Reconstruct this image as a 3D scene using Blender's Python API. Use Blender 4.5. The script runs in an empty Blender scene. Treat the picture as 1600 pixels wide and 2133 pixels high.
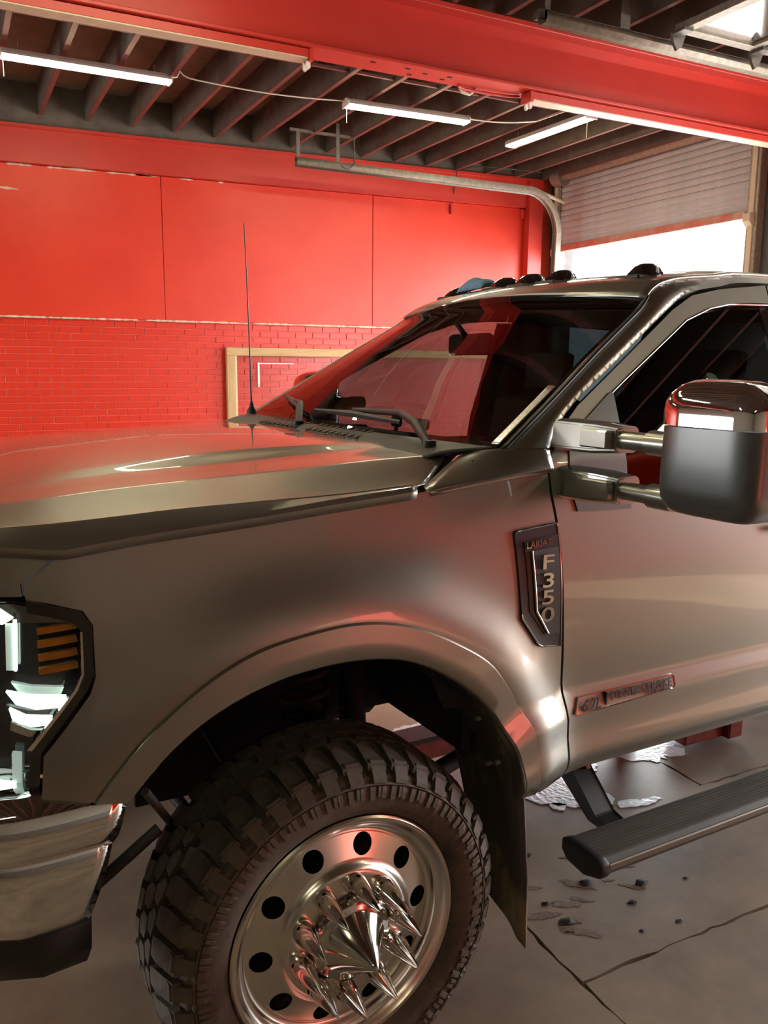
import bpy, bmesh, math, random
import numpy as np
from mathutils import Vector, Matrix
from mathutils.geometry import delaunay_2d_cdt
random.seed(7)
sc = bpy.context.scene
col = sc.collection
R = math.radians

# ------------------------------------------------------------------ camera, sky, exposure
cam_d = bpy.data.cameras.new('camera'); cam = bpy.data.objects.new('camera', cam_d); col.objects.link(cam)
cam_d.sensor_fit = 'HORIZONTAL'; cam_d.sensor_width = 36.0; cam_d.lens = 36.0*1750/1600
cam_d.clip_start = 0.05
yw, pt, rl = R(27.3), R(9.9), R(0.43)
fwd = Vector((math.sin(yw)*math.cos(pt), math.cos(yw)*math.cos(pt), -math.sin(pt)))
rt0 = Vector((math.cos(yw), -math.sin(yw), 0)); up0 = rt0.cross(fwd)
rt = rt0*math.cos(rl) + up0*math.sin(rl); up = up0*math.cos(rl) - rt0*math.sin(rl)
M = Matrix((rt, up, -fwd)).transposed().to_4x4(); M.translation = (0, 0, 1.86)
cam.matrix_world = M
sc.camera = cam

world = bpy.data.worlds.new('world'); sc.world = world; world.use_nodes = True
wn = world.node_tree.nodes; bg = wn['Background']
bg.inputs[0].default_value = (0.95, 0.98, 1.0, 1); bg.inputs[1].default_value = 5.0
sc.view_settings.view_transform = 'Standard'; sc.view_settings.look = 'None'
sc.view_settings.gamma = 1.0; sc.view_settings.use_curve_mapping = False
sc.view_settings.exposure = 1.75
sc.cycles.use_denoising = True
sc.cycles.max_bounces = 10; sc.cycles.transparent_max_bounces = 12
sc.cycles.sample_clamp_indirect = 6.0
sc.cycles.caustics_reflective = False; sc.cycles.caustics_refractive = False
sun_d = bpy.data.lights.new('sun', 'SUN'); sun_d.energy = 15.0; sun_d.color = (1.0, .93, .82); sun_d.angle = R(.6)
sun = bpy.data.objects.new('sun', sun_d); col.objects.link(sun); sun.location = (20, 30, 14)
sun.rotation_euler = Vector((-2.2, -5.4, -2.0)).to_track_quat('-Z', 'Y').to_euler()
LAMP = 17.0          # strength of a lit shop-light diffuser

# ------------------------------------------------------------------ materials
def mat(name, c, rough=.5, metal=0., coat=0., noise=0., scale=8., c2=None, bump=0., bscale=60., emit=0., spec=.5, coatr=.03, stretch=None, lo=.35, hi=.65):
    m = bpy.data.materials.new(name); m.use_nodes = True
    nt = m.node_tree; b = nt.nodes['Principled BSDF']
    b.inputs['Base Color'].default_value = (*c, 1); b.inputs['Roughness'].default_value = rough
    b.inputs['Metallic'].default_value = metal; b.inputs['Coat Weight'].default_value = coat
    b.inputs['Coat Roughness'].default_value = coatr; b.inputs['Specular IOR Level'].default_value = spec
    tc = nt.nodes.new('ShaderNodeTexCoord'); vec = tc.outputs['Object']
    if stretch:
        mp = nt.nodes.new('ShaderNodeMapping'); mp.inputs['Scale'].default_value = stretch
        nt.links.new(vec, mp.inputs[0]); vec = mp.outputs[0]
    if c2 is not None or noise:
        if c2 is None: c2 = tuple(max(0, v*(1-noise)) for v in c)
        n = nt.nodes.new('ShaderNodeTexNoise'); n.inputs['Scale'].default_value = scale; n.inputs['Detail'].default_value = 8; n.inputs['Roughness'].default_value = .65
        r = nt.nodes.new('ShaderNodeValToRGB'); r.color_ramp.elements[0].position = lo; r.color_ramp.elements[1].position = hi
        r.color_ramp.elements[0].color = (*c, 1); r.color_ramp.elements[1].color = (*c2, 1)
        nt.links.new(vec, n.inputs['Vector']); nt.links.new(n.outputs[0], r.inputs[0]); nt.links.new(r.outputs[0], b.inputs['Base Color'])
    if bump:
        n2 = nt.nodes.new('ShaderNodeTexNoise'); n2.inputs['Scale'].default_value = bscale; n2.inputs['Detail'].default_value = 6
        bp = nt.nodes.new('ShaderNodeBump'); bp.inputs['Strength'].default_value = bump; bp.inputs['Distance'].default_value = .01
        nt.links.new(vec, n2.inputs['Vector']); nt.links.new(n2.outputs[0], bp.inputs['Height']); nt.links.new(bp.outputs[0], b.inputs['Normal'])
    if emit:
        b.inputs['Emission Color'].default_value = (*c, 1); b.inputs['Emission Strength'].default_value = emit
    return m

def glass(name, tint, ior=1.5, rough=0.0, gl=(1, 1, 1)):
    m = bpy.data.materials.new(name); m.use_nodes = True; nt = m.node_tree; nt.nodes.clear()
    o = nt.nodes.new('ShaderNodeOutputMaterial'); mx = nt.nodes.new('ShaderNodeMixShader')
    t = nt.nodes.new('ShaderNodeBsdfTransparent'); t.inputs[0].default_value = (*tint, 1)
    g = nt.nodes.new('ShaderNodeBsdfGlossy'); g.inputs['Roughness'].default_value = rough; g.inputs[0].default_value = (*gl, 1)
    f = nt.nodes.new('ShaderNodeFresnel'); gm = nt.nodes.new('ShaderNodeNewGeometry'); mr_ = nt.nodes.new('ShaderNodeMapRange')
    mr_.inputs['To Min'].default_value = ior; mr_.inputs['To Max'].default_value = 1/ior    # a thin pane has the same reflectance from both faces
    nt.links.new(gm.outputs['Backfacing'], mr_.inputs['Value']); nt.links.new(mr_.outputs[0], f.inputs[0])
    nt.links.new(f.outputs[0], mx.inputs[0]); nt.links.new(t.outputs[0], mx.inputs[1]); nt.links.new(g.outputs[0], mx.inputs[2]); nt.links.new(mx.outputs[0], o.inputs[0])
    return m

RED = (.60, .028, .009)
MT = dict(
    redwall=mat('red_painted_board', RED, .42, c2=(.66, .04, .013), scale=2.2, bump=.12, bscale=9),
    redbrick=mat('red_painted_brick', (.57, .025, .009), .36, c2=(.62, .033, .012), scale=5, bump=.15, bscale=40),
    mortar=mat('red_painted_mortar', (.74, .10, .06), .4, bump=.2, bscale=60),  # red paint lightened: light caught by the joints is put into the colour
    chip=mat('bare_chipped_paint', (.72, .55, .42), .8, noise=.3, scale=30),
    redsteel=mat('red_painted_steel', (.54, .036, .024), .42, c2=(.49, .033, .022), scale=3, bump=.06, bscale=20),
    joist=mat('dark_joist_paint', (.14, .115, .095), .75, noise=.4, scale=6),
    joistred=mat('dull_red_joist_edge', (.15, .042, .034), .6, c2=(.12, .04, .033), scale=5),
    deck=mat('dark_deck', (.28, .24, .19), .85, noise=.35, scale=3),
    white=mat('white_enamel', (.75, .73, .68), .35),
    cream=mat('cream_enamel', (.62, .54, .40), .45, noise=.15, scale=6),
    lamp=mat('lit_diffuser', (1.0, .91, .60), .5, emit=LAMP),
    lampcool=mat('lit_diffuser_bright', (1.0, .96, .82), .5, emit=LAMP*1.3),
    galv=mat('galvanised_steel', (.34, .31, .26), .5, metal=.35, noise=.35, scale=25),
    galvdark=mat('dull_steel', (.16, .15, .135), .5, metal=.6, noise=.3, scale=20),
    curtain=mat('grey_door_slat', (.50, .50, .54), .75, noise=.15, scale=10),
    redlip=mat('red_door_bar', (.50, .10, .08), .5, c2=(.5, .32, .26), scale=6),
    greywall=mat('grey_wall', (.10, .085, .085), .7, noise=.3, scale=4),
    concrete=mat('stained_concrete', (.34, .25, .165), .45, c2=(.13, .095, .064), scale=1.5, bump=.06, bscale=30, lo=.3, hi=.70),
    crack=mat('crack_fill', (.025, .02, .017), .9),
    spall=mat('rough_spalled_concrete', (.15, .115, .08), .9, c2=(.26, .20, .14), scale=30, bump=.6, bscale=90),
    blotches=mat('mottled_bluish_white', (.80, .88, .92), .3, c2=(.66, .74, .78), scale=14, bump=.4, bscale=50),  # mottled bluish-white for the pale floor areas under the truck
    wood=mat('pine_lumber', (.52, .34, .15), .6, c2=(.40, .24, .10), scale=3, stretch=(1, 12, 12), bump=.1),
    woodv=mat('pine_lumber_upright', (.50, .33, .15), .6, c2=(.38, .23, .10), scale=3, stretch=(12, 12, 1), bump=.1),
    stripwhite=mat('white_strip', (.8, .72, .66), .6),
    cord=mat('white_cable', (.72, .68, .6), .5),
    # truck
    paint=mat('silver_metallic_paint', (.268, .26, .222), .34, metal=.72, coat=1.0, coatr=.03),
    paintm=mat('satin_grey_plastic', (.10, .105, .10), .38, metal=.4, coat=.4, coatr=.2),
    chrome=mat('chrome', (.80, .80, .79), .035, metal=1.0),
    chromed=mat('smoked_chrome', (.36, .36, .36), .14, metal=1.0),
    alu=mat('polished_aluminium', (.70, .67, .61), .24, metal=1.0, noise=.08, scale=14),
    spike=mat('polished_spike', (.80, .78, .73), .09, metal=1.0),
    hubm=mat('hub_cover_metal', (.56, .54, .49), .12, metal=1.0),
    badge=mat('dark_satin_badge', (.035, .037, .04), .32, metal=.3),
    black=mat('black_plastic', (.012, .012, .012), .5, noise=.2, scale=30),
    cowl=mat('weathered_cowl_plastic', (.060, .056, .050), .55, noise=.3, scale=20),
    gloss=mat('gloss_black', (.008, .008, .009), .08, coat=1.0),
    dark=mat('dark_underbody', (.012, .011, .010), .7, noise=.4, scale=12),
    rubber=mat('dusty_rubber', (.050, .043, .035), .72, c2=(.13, .10, .072), scale=9, bump=.3, bscale=50),
    rubberd=mat('tread_rubber', (.048, .042, .034), .7, c2=(.12, .095, .07), scale=14, bump=.2, bscale=60),
    flap=mat('mud_flap_rubber', (.055, .048, .036), .5, c2=(.30, .235, .125), scale=3.0, stretch=(1, 2, .8), lo=.46, hi=.62, bump=.15),
    board=mat('ribbed_step_rubber', (.055, .047, .038), .6, c2=(.10, .085, .068), scale=5, stretch=(.6, 8, 1)),
    boardedge=mat('worn_step_edge', (.17, .15, .125), .45, metal=.4),
    amber=mat('amber_reflector', (.55, .20, .02), .25, c2=(.75, .32, .03), scale=20),
    led=mat('white_led', (.86, 1.0, .90), .4, emit=1.6),
    ledsoft=mat('soft_led', (.60, .74, .66), .3, emit=.16),
    lens=glass('headlamp_lens', (.82, .84, .83), 1.35),
    wind=glass('tinted_windscreen', (.25, .27, .26), 1.45, gl=(.95, .97, 1)),
    tint=glass('dark_tinted_glass', (.07, .085, .09), 1.55),
    privacy=glass('privacy_glass', (.006, .008, .009), 1.5),
    tintclear=glass('light_tinted_glass', (.62, .60, .58), 1.4),
    acrylic=glass('clear_plastic_sheet', (.95, .95, .95), 1.15, .25),
    glassdoor=glass('dusty_door_glass', (.80, .80, .78), 1.4, .1),
    interior=mat('dark_cabin_trim', (.012, .013, .014), .7, noise=.2, scale=20),
    seat=mat('dark_seat', (.014, .014, .016), .6),
    liner=mat('grey_headliner', (.05, .05, .05), .9),
    towel=mat('blue_cloth', (.16, .30, .44), .95, c2=(.11, .23, .36), scale=60, bump=.6, bscale=250),
    marker=mat('smoked_marker_lens', (.012, .013, .016), .05, coat=1.0, spec=.8),
    silverdot=mat('dotted_silver', (.52, .50, .45), .3, metal=.7, c2=(.85, .84, .80), scale=120),
    redarm=mat('worn_red_paint', (.30, .035, .028), .5, c2=(.10, .03, .025), scale=10),
    green=mat('green_engine_part', (.01, .05, .03), .5),
)

# ------------------------------------------------------------------ helpers
def obj(name, me, m=None, parent=None, **tags):
    if isinstance(m, str): m = MT[m]
    if m is not None and me is not None and len(me.materials) == 0: me.materials.append(m)
    o = bpy.data.objects.new(name, me); col.objects.link(o)
    if parent is not None: o.parent = parent
    for k, v in tags.items(): o[k] = v
    return o
def empty(name, parent=None, loc=(0, 0, 0), **tags):
    o = obj(name, None, None, parent, **tags); o.location = loc; o.empty_display_size = .1; return o
def pyd(name, v, f, smooth=0):
    me = bpy.data.meshes.new(name); me.from_pydata([tuple(p) for p in v], [], [tuple(q) for q in f]); me.update()
    if smooth:
        me.shade_smooth()
        if smooth < 180: me.set_sharp_from_angle(angle=R(smooth))
    return me
def fin(bm, name, smooth=0):
    bmesh.ops.recalc_face_normals(bm, faces=bm.faces)
    me = bpy.data.meshes.new(name); bm.to_mesh(me); bm.free()
    if smooth:
        me.shade_smooth()
        if smooth < 180: me.set_sharp_from_angle(angle=R(smooth))
    return me
def boxm(lo, hi, bev=0., seg=1, name='box', smooth=None):
    bm = bmesh.new(); bmesh.ops.create_cube(bm, size=1)
    for v in bm.verts: v.co = Vector([lo[i] + (v.co[i]+.5)*(hi[i]-lo[i]) for i in range(3)])
    if bev: bmesh.ops.bevel(bm, geom=bm.edges[:], offset=bev, segments=seg, profile=.5, affect='EDGES')
    return fin(bm, name, (35 if seg > 1 else 0) if smooth is None else smooth)
def bx(name, lo, hi, m, parent=None, bev=0., seg=1, **t): return obj(name, boxm(lo, hi, bev, seg, name), m, parent, **t)
def tubem(path, r, n=10, closed=False, cap=True, name='tube'):
    P = [Vector(p) for p in path]; N = len(P); rr = r if isinstance(r, (list, tuple)) else [r]*N
    v = []; f = []; prev = None
    for i in range(N):
        a = P[i]-P[i-1] if i else P[1]-P[0]; b = P[i+1]-P[i] if i < N-1 else P[-1]-P[-2]
        t = (a.normalized()+b.normalized()); t = t.normalized() if t.length > 1e-6 else a.normalized()
        if prev is None: s = t.orthogonal().normalized()
        else: s = (prev - t*prev.dot(t)).normalized()
        prev = s; q = t.cross(s)
        for k in range(n):
            A = 2*math.pi*k/n; v.append(P[i] + (s*math.cos(A)+q*math.sin(A))*rr[i])
    for i in range(N-1):
        for k in range(n): f.append((i*n+k, i*n+(k+1) % n, (i+1)*n+(k+1) % n, (i+1)*n+k))
    if cap: f.append(tuple(range(n))[::-1]); f.append(tuple((N-1)*n+k for k in range(n)))
    return pyd(name, v, f, 50)
def tube(name, path, r, m, parent=None, n=10, **t): return obj(name, tubem(path, r, n, name=name), m, parent, **t)
def prismm(poly, axis, a, b, bev=0., name='prism', smooth=0, seg=1):
    """polygon in the two other axes (in x,y,z order) extruded from a to b along axis"""
    bm = bmesh.new()
    def P(p, h):
        l = list(p); l.insert(axis, h); return l
    lo = [bm.verts.new(P(p, a)) for p in poly]; hi = [bm.verts.new(P(p, b)) for p in poly]; n = len(poly)
    bm.faces.new(lo); bm.faces.new(hi[::-1])
    for i in range(n): bm.faces.new((lo[i], hi[i], hi[(i+1) % n], lo[(i+1) % n]))
    if bev: bmesh.ops.bevel(bm, geom=bm.edges[:], offset=bev, segments=seg, profile=.5, affect='EDGES')
    return fin(bm, name, smooth)
def prism(name, poly, axis, a, b, m, parent=None, bev=0., smooth=0, seg=1, **t): return obj(name, prismm(poly, axis, a, b, bev, name, smooth, seg), m, parent, **t)
def lathem(prof, n=64, name='lathe', smooth=40, a0=0., a1=None):
    """profile of (radius, outward) revolved about the y axis; outward is -y"""
    v = []; f = []; full = a1 is None; a1 = 2*math.pi if full else a1; k = len(prof); m_ = n if full else n+1
    for i in range(m_):
        A = a0 + (a1-a0)*i/n
        for (r, w) in prof: v.append((r*math.cos(A), -w, r*math.sin(A)))
    for i in range(n):
        j = (i+1) % m_
        for q in range(k-1): f.append((i*k+q, i*k+q+1, j*k+q+1, j*k+q))
    bm = bmesh.new(); vs = [bm.verts.new(p) for p in v]
    for q in f: bm.faces.new([vs[i] for i in q])
    bmesh.ops.remove_doubles(bm, verts=bm.verts, dist=1e-5)
    return fin(bm, name, smooth)
def gridm(P, name='grid', smooth=180, thick=0.):
    """P[i][j] points -> quad grid"""
    a, b = len(P), len(P[0]); v = [tuple(P[i][j]) for i in range(a) for j in range(b)]
    f = [(i*b+j, i*b+j+1, (i+1)*b+j+1, (i+1)*b+j) for i in range(a-1) for j in range(b-1)]
    return pyd(name, v, f, smooth)
def mod_solid(o, t, off=1):
    m = o.modifiers.new('thickness', 'SOLIDIFY'); m.thickness = t; m.offset = off; return o
def mod_sub(o, n=2):
    m = o.modifiers.new('smooth', 'SUBSURF'); m.levels = n; m.render_levels = n; return o
def inpoly(x, z, poly):
    c = np.zeros(len(x), bool); n = len(poly)
    for i in range(n):
        x1, z1 = poly[i]; x2, z2 = poly[(i+1) % n]
        s = ((z1 > z) != (z2 > z)); t = (x2-x1)*(z-z1)/((z2-z1) if abs(z2-z1) > 1e-12 else 1e-12)+x1
        c ^= s & (x < t)
    return c
def pldist(x, z, pl):
    d = np.full(len(x), 1e9)
    for (a, b), (c, e) in zip(pl[:-1], pl[1:]):
        vx, vz = c-a, e-b; L = vx*vx+vz*vz+1e-12
        t = np.clip(((x-a)*vx+(z-b)*vz)/L, 0, 1)
        d = np.minimum(d, np.hypot(x-a-t*vx, z-b-t*vz))
    return d
def smooth_poly(pl, step=.02, closed=False):
    """resample a polyline with Catmull-Rom"""
    P = [np.array(p, float) for p in pl]; out = []
    n = len(P)
    for i in range(n if closed else n-1):
        p1, p2 = P[i], P[(i+1) % n]
        p0 = P[i-1] if (closed or i) else 2*p1-p2; p3 = P[(i+2) % n] if (closed or i+2 < n) else 2*p2-p1
        k = max(1, int(np.linalg.norm(p2-p1)/step))
        for j in range(k):
            t = j/k; out.append(.5*((2*p1)+(-p0+p2)*t+(2*p0-5*p1+4*p2-p3)*t*t+(-p0+3*p1-3*p2+p3)*t**3))
    if not closed: out.append(P[-1])
    return [tuple(p) for p in out]
def dens(poly, step=.03, closed=True):
    out = []; n = len(poly)
    for i in range(n if closed else n-1):
        a = np.array(poly[i], float); b = np.array(poly[(i+1) % n], float); k = max(1, int(np.linalg.norm(b-a)/step))
        out += [tuple(a+(b-a)*j/k) for j in range(k)]
    if not closed: out.append(tuple(poly[-1]))
    return out
def panelm(poly, fn, step=.025, name='panel', extra=(), edge=.012):
    """triangulated panel over polygon (x,z), y = fn(x,z); analytic normals; turned-in rim"""
    B = dens(poly, step); A = np.array(B)
    x0, z0 = A.min(0); x1, z1 = A.max(0)
    gx, gz = np.meshgrid(np.arange(x0+step/2, x1, step), np.arange(z0+step/2, z1, step)); gx = gx.ravel(); gz = gz.ravel()
    if len(extra):
        E_ = np.array(extra); gx = np.r_[gx, E_[:, 0]]; gz = np.r_[gz, E_[:, 1]]
    k = inpoly(gx, gz, B) & (pldist(gx, gz, B+[B[0]]) > step*.45); gx, gz = gx[k], gz[k]
    pts = [Vector(p) for p in B] + [Vector((a, b)) for a, b in zip(gx, gz)]
    nB = len(B)
    vs, es, fs, ov, oe, of = delaunay_2d_cdt(pts, [(i, (i+1) % nB) for i in range(nB)], [], 1, 1e-6)
    X = np.array([v[0] for v in vs]); Z = np.array([v[1] for v in vs]); Y = fn(X, Z); h = 1e-3
    nx = (fn(X+h, Z)-fn(X-h, Z))/(2*h); nz = (fn(X, Z+h)-fn(X, Z-h))/(2*h)
    N = np.stack([nx, -np.ones_like(nx), nz], 1); N /= np.linalg.norm(N, axis=1)[:, None]
    V = [(a, b, c) for a, b, c in zip(X, Y, Z)]; F = []
    for q in fs:
        a, b, c = [np.array(V[i]) for i in q[:3]]
        F.append(tuple(q) if np.cross(b-a, c-a)[1] < 0 else tuple(q[::-1]))
    nv = len(V)
    ring = [i for i in range(len(vs)) if any(o < nB for o in ov[i])]
    order = {}
    for i in ring: order[min(o for o in ov[i] if o < nB)] = i
    ring = [order[k] for k in sorted(order)]
    for i in ring: V.append(tuple(np.array(V[i]) - N[i]*edge))
    s = len(ring)
    for j in range(s):
        a, b = ring[j], ring[(j+1) % s]; F.append((a, b, nv+(j+1) % s, nv+j))
    me = pyd(name, V, F, 40)
    nn = [tuple(n) for n in N] + [tuple(N[i]) for i in ring]
    ln = []
    for p in me.polygons:
        for v in p.vertices:
            ln.append(nn[v] if max(p.vertices) < nv else tuple(p.normal))
    me.normals_split_custom_set(ln)
    return me

# ------------------------------------------------------------------ room shell
XL, XR, YB, YF, ZJ = -6.0, 6.85, 8.8, -4.2, 4.087
ZC = ZJ+.26
fl = bx('floor', (XL-.2, YF-.2, -.25), (XR+.2, YB+.2, -.022), 'crack', kind='structure', label='stained concrete garage floor with saw cut joints', category='floor')
def jag(poly, amp=.006, st=.05):
    out = []
    for (x, y) in dens(poly, st): out.append((x+random.uniform(-amp, amp), y+random.uniform(-amp, amp)))
    return out
g = .0045
slabs = [[(XL, YF), (1.6-g, YF), (1.6-g, YB), (XL, YB)],
         [(1.6+g, YF), (XR, YF), (XR, 1.753-g), (1.6+g, 1.753-g)],
         [(1.6+g, 1.753+g), (XR, 1.753+g), (XR, 2.475-g), (2.907-g, 2.475-g), (2.907-g, YB), (1.6+g, YB)],
         [(2.907+g, 2.475+g), (XR, 2.475+g), (XR, YB), (2.907+g, YB)]]
for s in slabs: obj('slab', prismm(jag(s), 2, -.03, 0., name='slab'), 'concrete', fl)
bx('ground', (XR+.2, -30, -.3), (60, 40, -.05), mat('pale_yard', (.5, .48, .45), .9), kind='structure', label='pale yard outside the roll-up door', category='ground')

# back wall: brick wainscot, boards above
wb = bx('wall_back', (XL, YB, 0), (XR+.2, YB+.2, ZC+.1), 'mortar', kind='structure', label='red painted back wall, brick below and boards above', category='wall')
BT = 2.282; bh, bl, jt = .0667, .203, .009
bm_brick = []
for k in range(5):
    bm = bmesh.new(); bmesh.ops.create_cube(bm, size=1)
    for v in bm.verts: v.co = Vector((v.co.x*(bl-jt+random.uniform(-.003, .002)), v.co.y*.022, v.co.z*(bh-jt+random.uniform(-.001, .001))))
    bmesh.ops.bevel(bm, geom=[e for e in bm.edges], offset=.003, segments=1, affect='EDGES'); me = fin(bm, 'brick'); me.materials.append(MT['redbrick']); bm_brick.append(me)
nr = int(BT/bh)
rest = bmesh.new(); cnt = 0
tail = []
for r in range(nr):
    z = BT-.004-bh*(r+.5); off = (bl*.5 if r % 2 else 0)+random.uniform(-.012, .012)
    nx = int((XR-XL)/bl)
    for i in range(nx):
        x = XL+off+bl*(i+.5)
        if x > 6.3: continue
        # bricks the camera can see: right of the frame edge, above the truck hood, left of the windscreen
        vis = (.42 < x < 4.75) and (z > 1.17+.0*x) and (r < 18) and (z > 1.13+(x-.4)*.19 if x < 2.8 else z > 1.5+(x-2.8)*.42)
        if vis and cnt < 300:
            o = obj('brick', bm_brick[random.randrange(5)], None, wb); o.location = (x, YB+.001+random.uniform(-.001, .001), z); cnt += 1
        else: tail.append((x, z))
V = []; F = []
for (x, z) in tail:
    s = len(V); a, c = (bl-jt)/2, (bh-jt)/2
    for dy in (-.007, .0):
        for dx, dz in ((-a, -c), (a, -c), (a, c), (-a, c)): V.append((x+dx, YB+dy, z+dz))
    F += [(s, s+1, s+2, s+3)] + [(s+i, s+4+i, s+4+(i+1) % 4, s+(i+1) % 4) for i in range(4)]
obj('brick_field', pyd('brick_field', V, F), 'redbrick', wb, kind='stuff')
# boards above the brick: separate painted sheets with fine seams
def pz(x): return 3.655+.0168*(x-.58)          # top of boards
seams = [-6.0, -4.2, -2.3, -.15, 2.02, 4.36, 6.42]
for a, b in zip(seams[:-1], seams[1:]):
    prism('board', [(a+.003, BT+.012), (b-.003, BT+.012), (b-.003, pz(b)), (a+.003, pz(a))], 1, YB-.03, YB+.01, 'redwall', wb, bev=.003)
# bare ragged paint edges
def ragged(name, x0, x1, zf, w, y):
    n = max(6, int((x1-x0)/.03)); top_ = []; bot = []
    for i in range(n+1):
        x = x0+(x1-x0)*i/n; q = w*random.uniform(.25, 1.) * (0.15 if i in (0, n) else 1)
        top_.append((x, zf(x)+q*.5)); bot.append((x, zf(x)-q*.5))
    prism(name, top_+bot[::-1], 1, y-.003, y+.001, 'chip', wb)
for a, b in ((-2, .9), (.9, 1.75), (1.82, 2.9), (2.95, 4.9)): ragged('bare_edge', a, b, lambda x: BT+.006, .022, YB-.03)
for a, b in ((.62, .85), (.97, 1.42), (1.5, 1.95), (2.2, 2.35), (1.75, 1.98), (2.6, 2.66)): ragged('bare_edge', a, b, lambda x: pz(x)-.008, .022, YB-.03)
ragged('bare_edge', .40, .72, lambda x: 3.44-.03*(x-.4), .028, YB-.03)
# corner pilaster and side wall
bx('trim_1', (6.42, YB-.14, 0), (6.62, YB, ZJ), 'redsteel', kind='structure', label='red corner pilaster beside the roll-up door track', category='pilaster')
bx('trim_2', (6.36, YB-.06, 3.63), (6.64, YB+.0, 3.745), 'redwall', bev=.01, kind='structure', label='red block capping the corner pilaster under the wall beam', category='trim')
wr = empty('wall_right', kind='structure', label='grey side wall with two bay door openings', category='wall')
D1 = (5.72, 8.58, 3.55); D2 = (-.2, 4.35, 3.35)
for k, (y0, y1, z0, z1) in enumerate([(YF, D2[0], 0, ZC), (D2[1], D1[0], 0, ZC), (D1[1], YB, 0, ZC), (D2[0], D2[1], D2[2], ZC), (D1[0], D1[1], D1[2], ZC)]):
    bx('wall_panel', (XR, y0, z0), (XR+.2, y1, z1), 'redwall' if k == 0 else 'greywall', wr)
wfm = mat('red_front_wall', (.55, .03, .016), .5, noise=.15, scale=2)
pale = mat('pale_block_wall', (.24, .22, .17), .6, noise=.15, scale=2)
reflband = mat('dark_reflection_band', (.10, .08, .06), .5, noise=.3, scale=3)  # unseen dark band, added behind the viewer for contrast in the chrome reflections
wfr = empty('wall_front', kind='structure', label='wall behind the viewer, pale on one side and red on the other', category='wall')
bx('wall_panel', (XL, YF-.2, 0), (4.2, YF, ZC+.1), pale, wfr); bx('reflection_band', (XL, YF, 0), (4.2, YF+.02, 1.3), reflband, wfr); bx('wall_panel', (4.2, YF-.2, 0), (XR+.2, YF, ZC+.1), wfm, wfr)
wl = empty('wall_left', kind='structure', label='pale wall ahead of the truck with a bright doorway', category='wall')
DL = (4.6, 8.3, 2.6)
for (y0, y1, z0, z1) in ((YF, DL[0], 0, ZC), (DL[1], YB, 0, ZC), (DL[0], DL[1], DL[2], ZC)): bx('wall_panel', (XL-.2, y0, z0), (XL, y1, z1), pale, wl)
bx('ground', (-40, -30, -.3), (XL-.2, 30, -.05), mat('pale_drive', (.4, .39, .36), .9), kind='structure', label='pale drive outside the doorway ahead of the truck', category='ground')
ce = bx('ceiling', (XL-.2, YF-.2, ZC), (XR+.2, YB+.2, ZC+.15), 'deck', kind='structure', label='black ceiling deck on closely spaced joists', category='ceiling')
jm = boxm((-.016, YF, 0), (.016, YB-.02, ZC-ZJ), name='joist'); jm.materials.append(MT['joist'])
jf = boxm((-.019, YF, -.006), (.019, YB-.12, .004), name='joist_edge'); jf.materials.append(MT['joistred'])
x = .935-.406*17
while x < XR-.1:
    if x > XL+.05:
        o = obj('joist', jm, None, ce); o.location = (x, 0, ZJ)
        e = obj('joist_edge', jf, None, o); 
        # short bridging strips
        b_ = bx('bridging', (.024, 6.35, .01), (.38, 6.375, .03), 'joistred', o)
    x += .406
# wall beam along the back wall
def wbz(x): return 3.985+.0182*(x-.6)
wbm = empty('trim_3', kind='structure', label='red steel beam running along the top of the back wall', category='beam')
a, b = XL, 6.60
prism('beam_web', [(a, pz(a)+.004), (b, pz(b)+.004), (b, wbz(b)), (a, wbz(a))], 1, YB-.09, YB, 'redsteel', wbm)
prism('beam_flange', [(a, wbz(a)-.03), (b, wbz(b)-.03), (b, wbz(b)), (a, wbz(a))], 1, YB-.125, YB-.0, 'redsteel', wbm)
prism('plate', [(a, wbz(a)), (b, wbz(b)), (b, ZC), (a, ZC)], 1, YB-.10, YB, 'joist', wbm)
bx('cable_clip', (5.36, YB-.06, 3.60), (5.385, YB-.03, 3.70), 'redsteel', wbm)

# big foreground I-beam
bb = empty('steel_beam', label='large red steel I-beam crossing the ceiling above the truck', category='beam')
bx('beam_web', (XL, 4.942, 3.69), (XR, 4.958, 4.075), 'redsteel', bb)
bx('bottom_flange', (XL, 4.85, 3.668), (XR, 5.05, 3.69), 'redsteel', bb, bev=.004)
bx('top_flange', (XL, 4.85, 4.04), (XR, 5.05, 4.075), 'redsteel', bb, bev=.004)
for (x, y) in ((2.66, 4.90), (2.80, 4.93), (2.72, 4.99), (2.97, 4.91), (2.95, 4.97), (2.42, 4.9)): bx('bolt_hole', (x, y, 3.664), (x+.03, y+.012, 3.669), 'black', bb)
def strip_light(x0, x1, ends, label):
    t = empty('strip_light', label=label, category='light fixture', group='bare strip lights under the red beam')
    y0, y1, z0, z1 = 4.875, 4.975, 3.612, 3.664
    bx('housing', (x0, y0, z0+.004), (x1, y1, z1), 'redsteel', t, bev=.003)
    bx('reflector', (x0+.02, y0+.002, z0-.002), (x1-.02, y1-.002, z0+.006), 'cream', t)
    for e in ends:
        s = 1 if e == x0 else -1
        for yy in (y0+.02, y1-.035):
            h = prismm([(e+s*.01-.012, z0), (e+s*.01+.012, z0), (e+s*.01+.012, z0-.04), (e+s*.01+.005, z0-.05), (e+s*.01-.005, z0-.05), (e+s*.01-.012, z0-.04)], 1, yy, yy+.018)
            obj('lamp_holder', h, 'white', t)
        bx('end_plate', (e-.012, y0-.006, z0-.012), (e+.012, y1+.006, z1-.001), 'redsteel', t)
    return t
strip_light(-.55, 2.02, [2.02, -.55], 'bare red and cream strip light under left part of beam')
strip_light(3.60, 6.25, [3.60, 6.25], 'bare red and cream strip light under right part of beam')
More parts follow.
